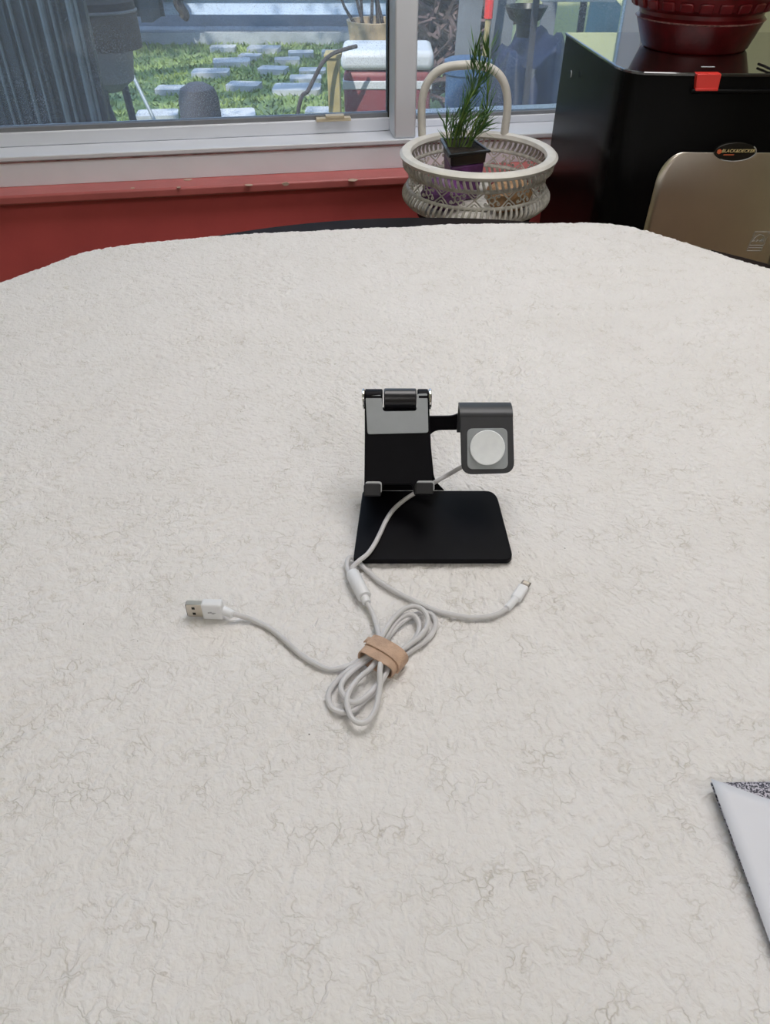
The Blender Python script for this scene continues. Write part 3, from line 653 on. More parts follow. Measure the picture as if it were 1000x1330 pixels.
# ================================================================== PHONE AND WATCH STAND
ZB = ZT+0.0055                                 # top of the base plate
zst = Vector((0,0,1))
st = thing('phone_stand', at_z(560, 690, ZT), 'black metal phone and watch stand on the white fleece', 'phone stand')
bp_px = rounded([(458.5,727),(667.5,727),(644,637),(471,637)], [5,12,14,4], 6)
MB().prism([at_z(x,y,ZB) for x,y in bp_px], (0,0,-0.0045)).build('base_plate','anod',st,bevel=0.0008)
Yh = 0.533; hz = at_y(515, 518, Yh).z; HB = 0.0084      # hinge axis
yb = at_z(515, 637, ZB).y
up_d = (Vector((0,Yh,hz))-Vector((0,yb,ZB))).normalized(); up_n = Vector((0,-up_d.z,up_d.y))     # upright plane, facing the camera
up_p = Vector((0,yb,ZB))
U = [at_plane(x,y,up_p,up_n) for x,y in rounded([(474,530),(555,530),(564,624),(577,637.5),(473,637.5)],[0,0,10,0,0],6)]
MB().prism(U, -up_n*0.003).build('upright','anod',st,bevel=0.0006)
xh = lambda x: at_y(x,518,Yh).x
ax3 = (Vector((0,1,0)),Vector((0,0,1)),Vector((1,0,0)))
def cyl(mb, x0, x1, r, seg=40, rr=.0008): return mb.lathe([(r-rr,0),(r,rr),(r,x1-x0-rr),(r-rr,x1-x0)], (x0,Yh,hz), seg, axis=ax3)
cyl(MB(), xh(498.5), xh(540.5), HB).build('hinge_barrel','barrel',st)
cyl(MB(), xh(474), xh(497), HB*.94).build('hinge_knuckle','anod',st)
cyl(MB(), xh(542), xh(556), HB*.94).build('hinge_knuckle','anod',st)
cyl(MB(), xh(470.5), xh(473.6), HB*1.0, rr=.0006).build('hinge_cap','chrome',st)
cyl(MB(), xh(556.4), xh(560), HB*1.0, rr=.0006).build('hinge_cap','chrome',st)
TL = R(47); pd = Vector((0,-math.cos(TL),-math.sin(TL))); pn = Vector((0,-math.sin(TL),math.cos(TL)))
pp = Vector((0,Yh,hz))+pn*(HB*.80)
PL = lambda x,y,o=0: at_plane(x,y,pp+pn*o,pn)
ppx = rounded([(473.5,511),(496,511),(496,533),(543,533),(543,510.5),(556.5,510),(559,560),(562,643),(538,643),(535,629),(498,629),(495,643),(474,643)],[1,1,4,4,1,1,3,2,2,3,3,2,2],4)
MB().prism([PL(x,y) for x,y in ppx], -pn*0.0028).build('phone_plate','anod',st,bevel=0.0005)
gpx = rounded([(474.8,514.5),(494.5,512.8),(498.5,533.8),(532.5,533),(534.5,512.5),(554.8,511),(556.2,561.8),(477.4,563.8)],[2.5,3,0,0,3,2.5,3.5,3.5],4)
gpx = rounded([(474.6,514),(495.8,512.6),(497.6,534),(533.2,533.2),(533.4,511.8),(555,510.8),(556.3,562),(477.2,564)],[2.5,3,4,4,3,2.5,3.5,3.5],4)
gpx = [(x if x < 500 or x > 536 else x+0, y) for x,y in gpx]
# the pad follows the cut-out around the barrel
gpx = rounded([(474.6,514),(495.5,512.6),(497.4,534.4),(541.2,533.6),(533.0+8.4,511.6),(555.2,510.8),(556.4,562),(477.2,564)],[2.5,3,4,4,3,2.5,3.5,3.5],5)
MB().prism([PL(x,y,.0011) for x,y in gpx], -pn*0.0010).build('grip_pad','pad',st,bevel=0.0003)
for (x0,x1,y0,y1) in [(472.3,494.6,627.5,644.5),(539.2,563,626.5,642)]:
    z_out = 0.013
    lip = rounded([(x0,y0),(x1,y0),(x1,y1),(x0,y1)],[4.5,3.5,2.5,3],4)
    h = thing('x', (0,0,0), '', '') if False else None
    m1 = MB().prism([PL(x,y,z_out) for x,y in lip], -pn*0.003)
    a = [PL(x0+1,y1-1,z_out-.002),PL(x1-1,y1-1,z_out-.002),PL(x1-1,y1-5.5,z_out-.002),PL(x0+1,y1-5.5,z_out-.002)]
    b = [PL(x0+1,y1-1,-.002),PL(x1-1,y1-1,-.002),PL(x1-1,y1-5.5,-.002),PL(x0+1,y1-5.5,-.002)]
    m1.hexa(a+b)
    hk = m1.build('support_hook','hookblack',st,bevel=0.0009)
    padp = rounded([(x0+2.2,y0-2.2),(x1+1.2,y0-2.2),(x1+1.2,y1-5),(x0+2.2,y1-5)],[3.5,4,2,2],4)
    MB().prism([PL(x,y,z_out-.0031) for x,y in padp], -pn*0.0016).build('hook_pad','padlight',hk,bevel=0.0004)
# arm and folded watch plate
ap = rounded([(552,541),(588,540.5),(599,535.5),(612,535.5),(612,560),(600,558.5),(566,559),(557,566),(552,566)],[0,5,3,0,0,3,6,3,0],4)
MB().prism([at_plane(x,y,up_p-up_n*.0002,up_n) for x,y in ap], -up_n*0.0028).build('watch_arm','anod',st,bevel=0.0005)
WTL = R(56); wd_ = Vector((0,-math.cos(WTL),-math.sin(WTL))); wnn = Vector((0,-math.sin(WTL),math.cos(WTL)))
wp = at_y(632, 582, 0.4945)
WP = lambda x,y,o=0: at_plane(x,y,wp+wnn*o,wnn)
wpx = rounded([(597.6,541),(666.2,539.5),(668.3,614.5),(599.6,616.5)],[0,0,15,15],8)
mb = MB().prism([WP(x,y) for x,y in wpx], -wnn*0.003)
tl = WP(597.6,541.5); trr = WP(666.2,540); bk = at_plane(598,548,up_p,up_n)
# bend rolling backwards over the top
cy, cz = (tl.y+bk.y)/2, tl.z; prof = []
bh = at_plane(630,533.5,Vector((0,(tl.y+bk.y)/2,0)),Vector((0,1,0))).z - tl.z
nb = 14
for k in range(nb+1):
    a_ = math.pi*k/nb; prof.append((cy-math.cos(a_)*(bk.y-tl.y)/2, cz+math.sin(a_)*max(bh,.004)))
prof.append((bk.y-.001, bk.z-.008)); prof.append((bk.y-.002, at_plane(598,561,up_p,up_n).z))
def off(pr, d):
    out = []
    for i,(y_,z_) in enumerate(pr):
        a = pr[max(i-1,0)]; b = pr[min(i+1,len(pr)-1)]; ty, tz_ = b[0]-a[0], b[1]-a[1]; l = math.hypot(ty,tz_); out.append((y_+tz_/l*d, z_-ty/l*d))
    return out
inn = off(prof, .0028); ring = prof+inn[::-1]
x0, x1 = tl.x, trr.x
mb2 = MB().prism([(x0,y_,z_) for y_,z_ in ring], (x1-x0,0,0))
wpl = mb.build('watch_plate','anod_lit',st,bevel=0.0006); mb2.build('watch_plate_fold','anod_lit',wpl,bevel=0.0004)
gp = rounded([(606.5,556.5),(659,556),(659.8,609),(606.9,609.5)],[8,8,8,8],6)
MB().prism([WP(x,y,.0012) for x,y in gp], -wnn*.0012).build('watch_pad','pad',wpl,bevel=.0003)

# ================================================================== CHARGING CABLE
CR = 0.00185
cable = thing('charging_cable', at_z(497,851,ZT), 'white coiled charging cable with two plugs and a watch puck', 'charging cable')
pc = WP(632.8,581.5,.0013); pr = (WP(655.6,581.5).x-WP(610,581.5).x)/2
exw = Vector((1,0,0)); eyw = -wd_
MB().lathe([(pr*.97,0),(pr,.0006),(pr,.0013),(pr*.96,.0020),(pr*.85,.0019),(pr*.4,.0013),(0,.0011)], pc, 48, axis=(exw,eyw,wnn)).build('charging_puck','puck',cable)
Z4 = lambda x,y,z: at_z(410+x/5.544, 710+y/5.544, ZT+z)
# watch lead
wl = [WP(604,604,-.005),WP(597,608,-.008),at_z(582,616.5,ZT+.030),at_z(566,625.5,ZT+.025),at_z(552,634,ZT+.016),at_z(538,641,ZT+.0098),at_z(523,651,ZT+.0077),
      at_z(510,663,ZT+.0075),at_z(501,677,ZT+.0075),at_z(494,692,ZT+.0075),at_z(487,706,ZT+.0075),at_z(478,719,ZT+.0078),at_z(468,727,ZT+.0085),at_z(461,733,ZT+.0075),Z4(264,160,.0062),Z4(272,200,.0050)]
MB().tube(spline(wl,6),CR,10).build('watch_lead','cord',cable)
# phone lead
pl = [Z4(246,205,.0050),Z4(226,150,.0035),Z4(230,95,.0030),Z4(258,76,.0030),Z4(300,100,.0030),Z4(345,150,.0022)]
pl += [at_z(x,y,ZT+.0018) for x,y in [(480,744),(495,757),(518,771),(545,784),(567,793.5),(590,799),(615,802.5),(634,801),(648,797),(659,790)]]
MB().tube(spline(pl,6),CR,10).build('phone_lead','cord',cable)
# splitter
a, b = Z4(262,190,.0052), Z4(352,365,.0052); d = (b-a); 
def along(p0, p1): 
    ez = (p1-p0).normalized(); ex = ez.cross(zst).normalized(); return (ex, ex.cross(ez), ez), (p1-p0).length
axs, ln = along(a,b); rs_ = .0052
MB().lathe([(rs_*.80,0),(rs_*.95,.0006),(rs_,.0015),(rs_,ln-.001),(rs_*.95,ln-.0003),(rs_*.8,ln)], a, 28, axis=axs).build('splitter','white_pl',cable)
a2, b2 = b-axs[2]*.0002, Z4(368,408,.0046); axs2, ln2 = along(a2,b2)
MB().lathe([(.0030,0),(.0031,.0004),(.0031,ln2-.0004),(.0026,ln2)], a2, 20, axis=axs2).build('strain_relief','white_pl',cable)
# coiled trunk: out of the splitter, three turns through the strap, out to the USB plug
K = lambda L, z: [Z4(x,y,z if not isinstance(z,(list,tuple)) else z[min(i,len(z)-1)]) for i,(x,y) in enumerate(L)]
trunk = K([(365,400),(395,450),(425,520),(450,610),(462,680)],[.0046,.0040,.0040,.0060,.0105])
trunk += K([(470,790)],.0115)
trunk += K([(462,900),(462,1000),(440,1140),(395,1235),(330,1272),(265,1240),(230,1160),(228,1085),(262,1010),(320,940),(400,870)],[.0115,.0085,.0060,.0060,.0060,.0062,.0064,.0064,.0060,.0060,.0080])
trunk += K([(455,780)],.0085)
trunk += K([(475,665),(510,590),(565,512),(635,452),(710,430),(775,460),(808,525),(790,595),(735,660),(660,715),(600,765)],[.0085,.0080,.0080,.0082,.0082,.0080,.0076,.0070,.0066,.0062,.0060])
trunk += K([(540,850)],.0060)
trunk += K([(500,925),(435,1030),(355,1105),(275,1178),(205,1195),(130,1172),(92,1110),(100,1040),(165,955),(255,875),(350,805)],[.0060,.0032,.0026,.0022,.0022,.0022,.0022,.0022,.0024,.0030,.0050])
trunk += K([(430,745)],.0055)
trunk += K([(505,655),(550,580),(605,520),(660,490),(712,500),(744,555),(738,620),(690,690),(610,760)],[.0050,.0044,.0044,.0046,.0046,.0042,.0038,.0036,.0040])
trunk += K([(520,850)],.0035)
trunk += K([(480,935),(420,1020),(350,1090),(290,1122),(235,1108),(185,1040),(195,970),(270,890),(365,820)],[.0030,.0056,.0056,.0054,.0052,.0050,.0048,.0046,.0040])
trunk += K([(440,760)],.0030)
trunk += K([(510,668),(600,560),(700,498),(780,476),(838,490),(866,545),(848,612),(790,680),(700,740),(615,795)],[.0026,.0022,.0022,.0022,.0022,.0022,.0022,.0022,.0022,.0022])
trunk += K([(520,800)],.0022)
trunk += K([(420,790),(340,805),(270,845),(190,872),(100,886)],[.0026,.0026,.0020,.0018,.0018])
trunk += [at_z(x,y,ZT+.0018+(.0050 if x < 305 else .0022 if x < 325 else 0)) for x,y in [(410,862.5),(390,850),(370,832),(350,816),(330,806),(313,800),(300,797)]]
MB().tube(spline(trunk,5),CR,10).build('coiled_cord','cord',cable)
# USB plug standing on its narrow edge
base = at_z(291, 806, ZT+.0002); tip = at_z(246, 804.5, ZT+.0002)
ux = (tip-base); ux.z = 0; L0 = ux.length; ux.normalize(); uy = Vector((-ux.y,ux.x,0)); uy = uy if uy.y > 0 else -uy
hcen = .0078
P = lambda l, d_, z: Vector((base.x,base.y,ZT))+ux*l+uy*d_+zst*z
MB().obox(P(.0075,.0035,hcen), ux*.0073, uy*.0036, zst*.0074).build('usb_body','white_pl',cable,bevel=.0014,seg=3)
mt = MB().obox(P(.0147+.0056,.0035,hcen), ux*.0056, uy*.0023, zst*.0060).build('usb_shell','usbmetal',cable,bevel=.0004)
for zz_ in (.0027,-.0027): MB().obox(P(.0203+.0005,.0035-.00225,hcen+zz_), ux*.0011, uy*.0002, zst*.0011).build('usb_hole','hole',mt)
MB().obox(P(.0260,.0035,hcen), ux*.0002, uy*.0019, zst*.0054).build('usb_opening','hole',mt)
# trident print on the plug body
tr0 = MB().obox(P(.0075,-.00015,hcen), ux*.0026, uy*.0001, zst*.00022).obox(P(.0085,-.00015,hcen+.0008), ux*.0009, uy*.0001, zst*.0002).obox(P(.0068,-.00015,hcen-.0009), ux*.0009, uy*.0001, zst*.0002)
tr0.lathe([(.0006,0),(.0006,.0001)], P(.0100,-.0002,hcen), 10, axis=(ux,zst,uy)); tr0.build('usb_mark','printgrey',cable)
axu, lu = along(P(.0004,.0035,hcen-.001), at_z(303,798.5,ZT+.0062))
MB().lathe([(.0034,0),(.0033,.001),(.0028,lu-.0006),(.0022,lu)], P(.0004,.0035,hcen-.001), 18, axis=axu).build('usb_strain_relief','white_pl',cable)
# phone plug lying flat
pa_, pb_ = at_z(669,778.5,ZT+.0035), at_z(680.6,761.5,ZT+.0035)
vx = (pb_-pa_); lv = vx.length/2; vx.normalize(); vy = zst.cross(vx)
MB().obox((pa_+pb_)/2, vx*lv, vy*.0039, zst*.0024).build('plug_body','white_pl',cable,bevel=.0016,seg=3)
tipc = pb_+vx*.0028
pm = MB().obox(tipc, vx*.0029, vy*.0034, zst*.0008).build('plug_tip','plugmetal',cable,bevel=.0007)
for k in range(8): MB().obox(tipc+vx*.0008+vy*(-.0019+k*.00054)+zst*.00082, vx*.0012, vy*.00019, zst*.00006).build('plug_contact','contact',pm)
axl, ll = along(at_z(658.5,790.5,ZT+.0024), pa_+vx*.0004)
MB().lathe([(.0020,0),(.0026,.0006),(.0028,ll)], at_z(658.5,790.5,ZT+.0024), 18, axis=axl).build('plug_strain_relief','white_pl',cable)

# tan strap around the coil
sc_ = Z4(478,795,.0065); s_ax = (Z4(680,600,0)-Z4(280,1050,0)); s_ax.z = 0; s_ax.normalize(); s_cr = zst.cross(s_ax)
strap = thing('cable_strap', Vector((sc_.x,sc_.y,ZT)), 'tan leather strap wrapped around the coiled white cable', 'cable strap')
A_, B_, hw, thk = .0142, .0072, .0081, .0011
def ringpts(k_out, a0, a1, n=40): return [(math.cos(a0+(a1-a0)*k/n), math.sin(a0+(a1-a0)*k/n)) for k in range(n+1)]
mb = MB(); N_ = 44; vs = []; fs = []
for k in range(N_):
    a = 2*math.pi*k/N_; c_, s_ = math.cos(a), math.sin(a)
    sgn = lambda v, e_: math.copysign(abs(v)**e_, v)
    for (da, db, w_) in ((0,0,-1),(0,0,1),(-thk,-thk,1),(-thk,-thk,-1)):
        vs.append(sc_ + s_cr*((A_+da)*sgn(c_,.75)) + zst*((B_+db)*sgn(s_,.75)) + s_ax*(hw*w_+.0006*math.sin(3*a)))
for k in range(N_):
    for j in range(4): fs.append((k*4+j, k*4+(j+1)%4, ((k+1)%N_)*4+(j+1)%4, ((k+1)%N_)*4+j))
mb.add(vs, fs).build('band','strap',strap,bevel=.0002)
# overlapping tail with a slit, and the curled end
vs = []; fs = []; N_ = 20
for k in range(N_+1):
    a = -0.15*math.pi+.95*math.pi*k/N_; c_, s_ = math.cos(a), math.sin(a); sgn = lambda v,e_: math.copysign(abs(v)**e_, v)
    for (dk, w_) in ((.0012,-.35+.25*k/N_),(.0012,1.08),(.0001,1.08),(.0001,-.35+.25*k/N_)):
        vs.append(sc_+s_cr*(-(A_+dk)*sgn(c_,.75))+zst*((B_+dk)*sgn(s_,.75))+s_ax*(hw*w_))
for k in range(N_):
    for j in range(4): fs.append((k*4+j,k*4+(j+1)%4,(k+1)*4+(j+1)%4,(k+1)*4+j))
fs += [(0,1,2,3),(N_*4+3,N_*4+2,N_*4+1,N_*4)]
MB().add(vs, fs).build('overlapping_tail','strap',strap,bevel=.0002)
c0 = Z4(382,690,.0085); pts = []
for k in range(15):
    a = .3+5.4*k/14; rr = .0030-.0008*k/14; pts.append(c0+s_cr*(rr*math.cos(a))+zst*(rr*math.sin(a)))
vs = []; fs = []
for k, q_ in enumerate(pts): vs += [q_-s_ax*.0025, q_+s_ax*.0025]
for k in range(len(pts)-1): fs.append((2*k,2*k+1,2*k+3,2*k+2))
cu = MB().add(vs, fs).build('curled_end','strap',strap); so = cu.modifiers.new('thickness','SOLIDIFY'); so.thickness = .0009

# ================================================================== ENVELOPE
EA = at_z(921,1016.5,ZT+.006); EB = at_z(1000,1221,ZT+.006); ed = (EB-EA); ed.z = 0; ed.normalize(); eu = Vector((-ed.y,ed.x,0)); eu = eu if eu.x > 0 else -eu
EW, EH = .235, .115
env = thing('envelope', Vector((EA.x+.1,EA.y-.05,ZT)), 'open white envelope with speckled grey lining at the right edge', 'envelope')
def sheet(fn, nu, nv, name, m, thick):
    vs = [fn(i/nu,j/nv) for j in range(nv+1) for i in range(nu+1)]; fs = [(j*(nu+1)+i,j*(nu+1)+i+1,(j+1)*(nu+1)+i+1,(j+1)*(nu+1)+i) for j in range(nv) for i in range(nu)]
    o = MB().add(vs,fs).build(name,m,env,angle=80); s_ = o.modifiers.new('thickness','SOLIDIFY'); s_.thickness = thick; s_.offset = 0; return o
def back(u_,v_): return EA+eu*(.0006+EW*u_)+ed*(EH*v_)+zst*(-.0035+.0035*(1-v_)*math.exp(-u_*4)+.0012*math.sin(u_*5))
def front(u_,v_):
    dip = .0285*min(1,u_*EW/.030)**1.1*(1-.35*max(0,(u_*EW-.03)/.2)) * 0.5
    top = dip*(1-v_)
    return EA+eu*(EW*u_)+ed*(top+EH*v_*(1-dip/EH*(1-v_)*0))*1.0+zst*(.0004+.0018*math.sin(min(1,v_*2)*math.pi/2)*min(1,u_*8)*(1-v_)+.0035*(1-v_)*math.exp(-u_*4)-.0030*v_+.0012*math.sin(u_*5))
sheet(back,30,16,'back_sheet','lining',.0002)
sheet(front,30,16,'front_sheet','paper',.0003)

# ================================================================== BASKET ON A STOOL
YB = 1.42
bc = at_y(621.5, 196, YB); a_r = (at_y(724,196,YB).x-at_y(519,196,YB).x)/2; b_r = a_r*1.04
rz = bc.z; bz = at_y(616, 262, YB).z + .002
bk_t = thing('metal_basket', Vector((bc.x,YB,bz)), 'cream openwork metal basket with looped handle holding a plant', 'basket')
SY = b_r/a_r
MB().lathe([(a_r*.845,rz-.007),(a_r*.86,rz-.001),(a_r*.90,rz+.0015),(a_r*.97,rz),(a_r,rz-.004),(a_r*.985,rz-.009),(a_r*.90,rz-.011),(a_r*.845,rz-.007)], (bc.x,YB,0), 96, sy=SY, cap=False).build('rim','cream',bk_t)
H_ = rz-bz
z1, z2, z3, z4 = rz-.010, rz-.030, bz+.026, bz+.002
def wall_r(z):           # silhouette of the side
    k = [(z4,.885),(bz+.009,.94),(bz+.017,.935),(z3,.89),((z2+z3)/2,.868),(z2,.885),(rz-.022,.935),(rz-.015,.94),(z1,.91)]
    zs_ = [q[0] for q in k]; return a_r*float(np.interp(z, zs_, [q[1] for q in k]))
def on(th_, z, o=0): r_ = wall_r(z)+o; return Vector((bc.x+r_*math.cos(th_), YB+r_*SY*math.sin(th_), z))
mb = MB()
for z, rr in ((z1,.003),(z2,.0034)): mb.tube([on(2*math.pi*k/90,z) for k in range(90)], rr, 8, True)
NRB = 78
for k in range(NRB):
    th0 = 2*math.pi*k/NRB; mb.tube([on(th0+.05*q/5,z1+(z2-z1)*q/5,.001) for q in range(6)], [.0018,.0024,.0026,.0026,.0024,.0018], 6)
mb.build('upper_ribs','creamold',bk_t)
mb = MB()
for z, rr in ((z3,.0034),(z4,.0035)): mb.tube([on(2*math.pi*k/90,z) for k in range(90)], rr, 8, True)
for k in range(NRB):
    th0 = 2*math.pi*(k+.5)/NRB; mb.tube([on(th0-.05*q/5,z3+(z4-z3)*q/5,.001) for q in range(6)], [.0018,.0025,.0027,.0027,.0025,.0020], 6)
mb.build('lower_ribs','creamold',bk_t)
# pierced fretwork: ring flowers linked by scrolls
mb = MB(); NF = 13; zm = (z2+z3)/2; hf = (z2-z3)/2; dth = 2*math.pi/NF
for k in range(NF):
    t0 = k*dth; ra_ = hf*.36/(a_r*.87)
    mb.tube([on(t0+ra_*math.cos(q*.5236),zm+hf*.36*math.sin(q*.5236)) for q in range(12)], .0014, 6, True)
    for j in range(6):
        a = j*math.pi/3+.5236; p_a = (t0+ra_*1.0*math.cos(a), zm+hf*.36*math.sin(a)); p_b = (t0+ra_*2.5*math.cos(a), zm+hf*.92*math.sin(a))
        mid = (t0+ra_*1.8*math.cos(a+.35), zm+hf*.66*math.sin(a+.35))
        mb.tube(spline([on(*p_a),on(*mid),on(*p_b)],4), .0012, 5)
        mb.tube([on(p_b[0]+ra_*.45*math.cos(q*1.047),max(z3,min(z2,p_b[1]+hf*.16*math.sin(q*1.047)))) for q in range(6)], .0011, 5, True)
    for sg in (-1,1):
        mb.tube(spline([on(t0+dth*.24,zm+sg*hf*.98),on(t0+dth*.40,zm+sg*hf*.35),on(t0+dth*.60,zm-sg*hf*.35),on(t0+dth*.76,zm-sg*hf*.98)],4), .0013, 5)
        mb.tube(spline([on(t0+dth*.36,zm+sg*hf*.98),on(t0+dth*.5,zm+sg*hf*.45),on(t0+dth*.64,zm+sg*hf*.98)],4), .0012, 5)
mb.build('fretwork','creamold',bk_t)
MB().lathe([(0,bz),(wall_r(z4)*.99,bz),(wall_r(z4)*.99,bz+.003),(0,bz+.003)], (bc.x,YB,0), 64, sy=SY).build('bottom','creamold',bk_t)
# looped handle at the rear rim
yhd = YB+b_r*.80
hp = [at_y(x,y,yhd) for x,y in [(548.5,164),(547.5,142),(549.5,124),(555.5,107),(566,94.5),(581,87),(602,84.5),(622,84.8),(639,90),(651,101),(657.5,118),(659,140),(656,162)]]
hp[0].z = rz-.004; hp[-1].z = rz-.004
MB().tube(spline(hp,6), .0073, 14).build('handle','cream',bk_t)
# stool
stz = bz-.0005
t = thing('plant_stool', (bc.x,YB,0), 'dark wooden stool under the basket between table and wall', 'stool')
MB().lathe([(0,stz-.03),(.098,stz-.03),(.104,stz-.02),(.104,stz-.006),(.098,stz),(0,stz)], (bc.x,YB,0), 48).build('seat','darkwood',t)
for k in range(4):
    a = math.pi/4+k*math.pi/2
    MB().tube([(bc.x+.08*math.cos(a),YB+.08*math.sin(a),stz-.03),(bc.x+.115*math.cos(a),YB+.115*math.sin(a),0)], [.016,.012], 10).build('leg','darkwood',t)
# nursery pot and plant
YP = 1.435
rim_px = [(572,179.5),(611,176.5),(637.5,195),(583.5,201.5)]
zp = at_y(604,189,YP).z
tops = [at_z(x,y,zp) for x,y in rim_px]; pcn = sum(tops,Vector())/4
pot = thing('plant_pot', Vector((pcn.x,pcn.y,bz+.003)), 'small square black nursery pot with a sprigged plant in the basket', 'potted plant')
def frus(k0,k1,z0,z1): 
    lo = [pcn+(q_-pcn)*k0 for q_ in tops]; hi = [pcn+(q_-pcn)*k1 for q_ in tops]
    return [Vector((q_.x,q_.y,z0)) for q_ in lo]+[Vector((q_.x,q_.y,z1)) for q_ in hi]
MB().hexa(frus(.66,.84,bz+.0035,zp-.022)).build('pot_body','purple',pot,bevel=.004)
mb = MB(); o8 = frus(.85,.88,zp-.0225,zp-.003); mb.hexa(o8); mb.build('pot_collar','blackplastic',pot,bevel=.003)
ro = frus(1,1,zp-.004,zp); ri = frus(.86,.86,zp-.004,zp); mb = MB()
for k in range(4):
    j = (k+1)%4; mb.hexa([ro[k],ro[j],ri[j],ri[k],ro[k+4],ro[j+4],ri[j+4],ri[k+4]])
mb.build('pot_rim','blackplastic',pot,bevel=.0012)
MB().hexa(frus(.84,.84,zp-.0035,zp-.0022)).build('soil','soil',pot)
stems = [[(588,186,0),(594,168,0),(603,145,.005),(611,122,.01),(615,100,.012),(617,64,.015)],
         [(603,188,0),(618,175,0),(630,155,.004),(633,128,.006),(633,100,.008),(635,62,.012)],
         [(590,188,0),(592,172,-.004),(600,150,-.008),(610,128,-.006),(621,108,0),(624,80,.004)],
         [(597,188,0),(604,170,.004),(612,150,.01)],[(585,186,0),(586,170,.006),(589,154,.01)],
         [(610,186,0),(619,170,.008),(627,150,.012)],[(594,186,0),(598,165,-.01),(606,146,-.012)],
         [(584,187,0),(580,172,.004),(580,160,.006)],[(600,186,0),(611,172,.01),(626,166,.014)],
         [(608,187,0),(614,166,-.01),(623,148,-.014)]]
ms = MB(); ml = MB(); lr = random.Random(21)
for si, s_ in enumerate(stems):
    P3 = [at_y(x,y,YP+d_) for x,y,d_ in s_]; P3[0].z = zp-.006
    pth = spline(P3,8); n = len(pth); ms.tube(pth, [.0020-.0010*i/n for i in range(n)], 6)
    for i in range(3,n,2 if si > 2 else 1):
        for q_ in range(2 if i < n-4 else 4):
            tdir = (pth[min(i+1,n-1)]-pth[i-1]).normalized(); a = lr.uniform(0,6.28)
            sd = Vector((math.cos(a),math.sin(a)*.8,0)); sd = (sd-tdir*sd.dot(tdir)).normalized()
            dv = (sd*.75+tdir*lr.uniform(.5,1.2)).normalized(); L_ = lr.uniform(.018,.036); wv = dv.cross(tdir).normalized()*lr.uniform(.0011,.0019)
            b0 = pth[i]; nrm = wv.cross(dv).normalized()*.0006; md = b0+dv*L_*.5+tdir*.001; tp = b0+dv*L_+tdir*L_*.25
            ml.add([b0,md+wv,tp,md-wv,md+nrm], [(0,1,4),(1,2,4),(2,3,4),(3,0,4)])
ms.build('stems','stem',pot); lo_ = ml.build('leaves','leaf',pot); lo_['kind'] = 'stuff'
# bits lying in the basket beside the pot
def crumple(name, c, r, m, label, cat, seed, sx=1, sz=.6):
    bm = bmesh.new(); bmesh.ops.create_icosphere(bm, subdivisions=3, radius=1); rg = random.Random(seed); ks = [(Vector((rg.gauss(0,1),rg.gauss(0,1),rg.gauss(0,1)))*2.2,rg.random()*6) for _ in range(6)]
    for v in bm.verts:
        f = 1+.09*sum(abs(math.sin(v.co.dot(k)+p_)) for k,p_ in ks)-.25; v.co = Vector((v.co.x*r*sx*f, v.co.y*r*f, v.co.z*r*sz*f))
    zmin = min(v.co.z for v in bm.verts)
    me = bpy.data.meshes.new(name); bm.to_mesh(me); bm.free(); me.materials.append(M[m]); o = bpy.data.objects.new(name, me); C.objects.link(o)
    o.location = (c[0],c[1],bz+.0036-zmin); return tag(o,label,cat)
crumple('crumpled_wrapper',(bc.x-.062,YB-.058,0),.030,'purple','crumpled purple wrapper in the basket left of the pot','wrapper',3,1.2,.75)
crumple('crumpled_paper',(bc.x+.050,YB-.066,0),.030,'tan','crumpled tan paper inside the basket at the front','paper',5,1.3,.8)
crumple('dried_flower_head',(bc.x+.058,YB+.012,0),.022,'pinkbit','pinkish dried flower head in the basket right of the pot','dried flower',8,1.2,.7)

# ================================================================== APPLIANCE
HT = CAM_Z-.235
q0 = at_z(735,42,HT); q1 = at_z(808,88,HT); qf = at_z(1000,88.5,HT)
fx = Vector((1,0.01,0)).normalized(); fy = Vector((0-.01,1,0)).normalized()
fl = at_z(826,92.5,HT)                         # a point on the front edge
XL0, XL1 = q0.x, q1.x-.004; YF = fl.y; YBk = q0.y; XR = XL1+.42
cxm = (XL1+XR)/2
app = thing('kitchen_appliance', (cxm,(YF+YBk)/2,0), 'tall glossy black appliance with steel front panel beside the table', 'appliance')
fr_bow = .016
def front_y(x): u_ = (x-cxm)/((XR-XL1)/2); return YF-fr_bow+fr_bow*u_*u_
outl = []
n = 18
for k in range(n+1):
    x = XL1+.030+(XR-XL1-.060)*k/n; outl.append((x, front_y(x)))
outl = [(XL1,YF+.045),(XL1+.006,YF+.022),(XL1+.015,YF+.008)]+outl+[(XR-.015,YF+.008),(XR-.006,YF+.022),(XR,YF+.045),(XR+.02,YBk),(XL0,YBk)]
def ringz(z, k=0): return [Vector((x+(-k if x < cxm else k), y-(k if y < (YF+YBk)/2 else 0), z)) for x,y in outl]
def loftb(zs_): 
    mb = MB(); n_ = len(outl); vs = []
    for z,k in zs_: vs += ringz(z,k)
    fs = [tuple(range(n_-1,-1,-1)), tuple((len(zs_)-1)*n_+i for i in range(n_))]
    for j in range(len(zs_)-1):
        for i in range(n_): fs.append((j*n_+i,j*n_+(i+1)%n_,(j+1)*n_+(i+1)%n_,(j+1)*n_+i))
    return mb.add(vs,fs)
loftb([(.0,-.01),(.02,.0),(HT-.5,.006),(HT-.0042,-.001)]).build('body','gloss',app,angle=50)
loftb([(HT-.004,.0008),(HT-.0012,.0008),(HT,-.0006)]).build('lid','glosstop',app,angle=15)
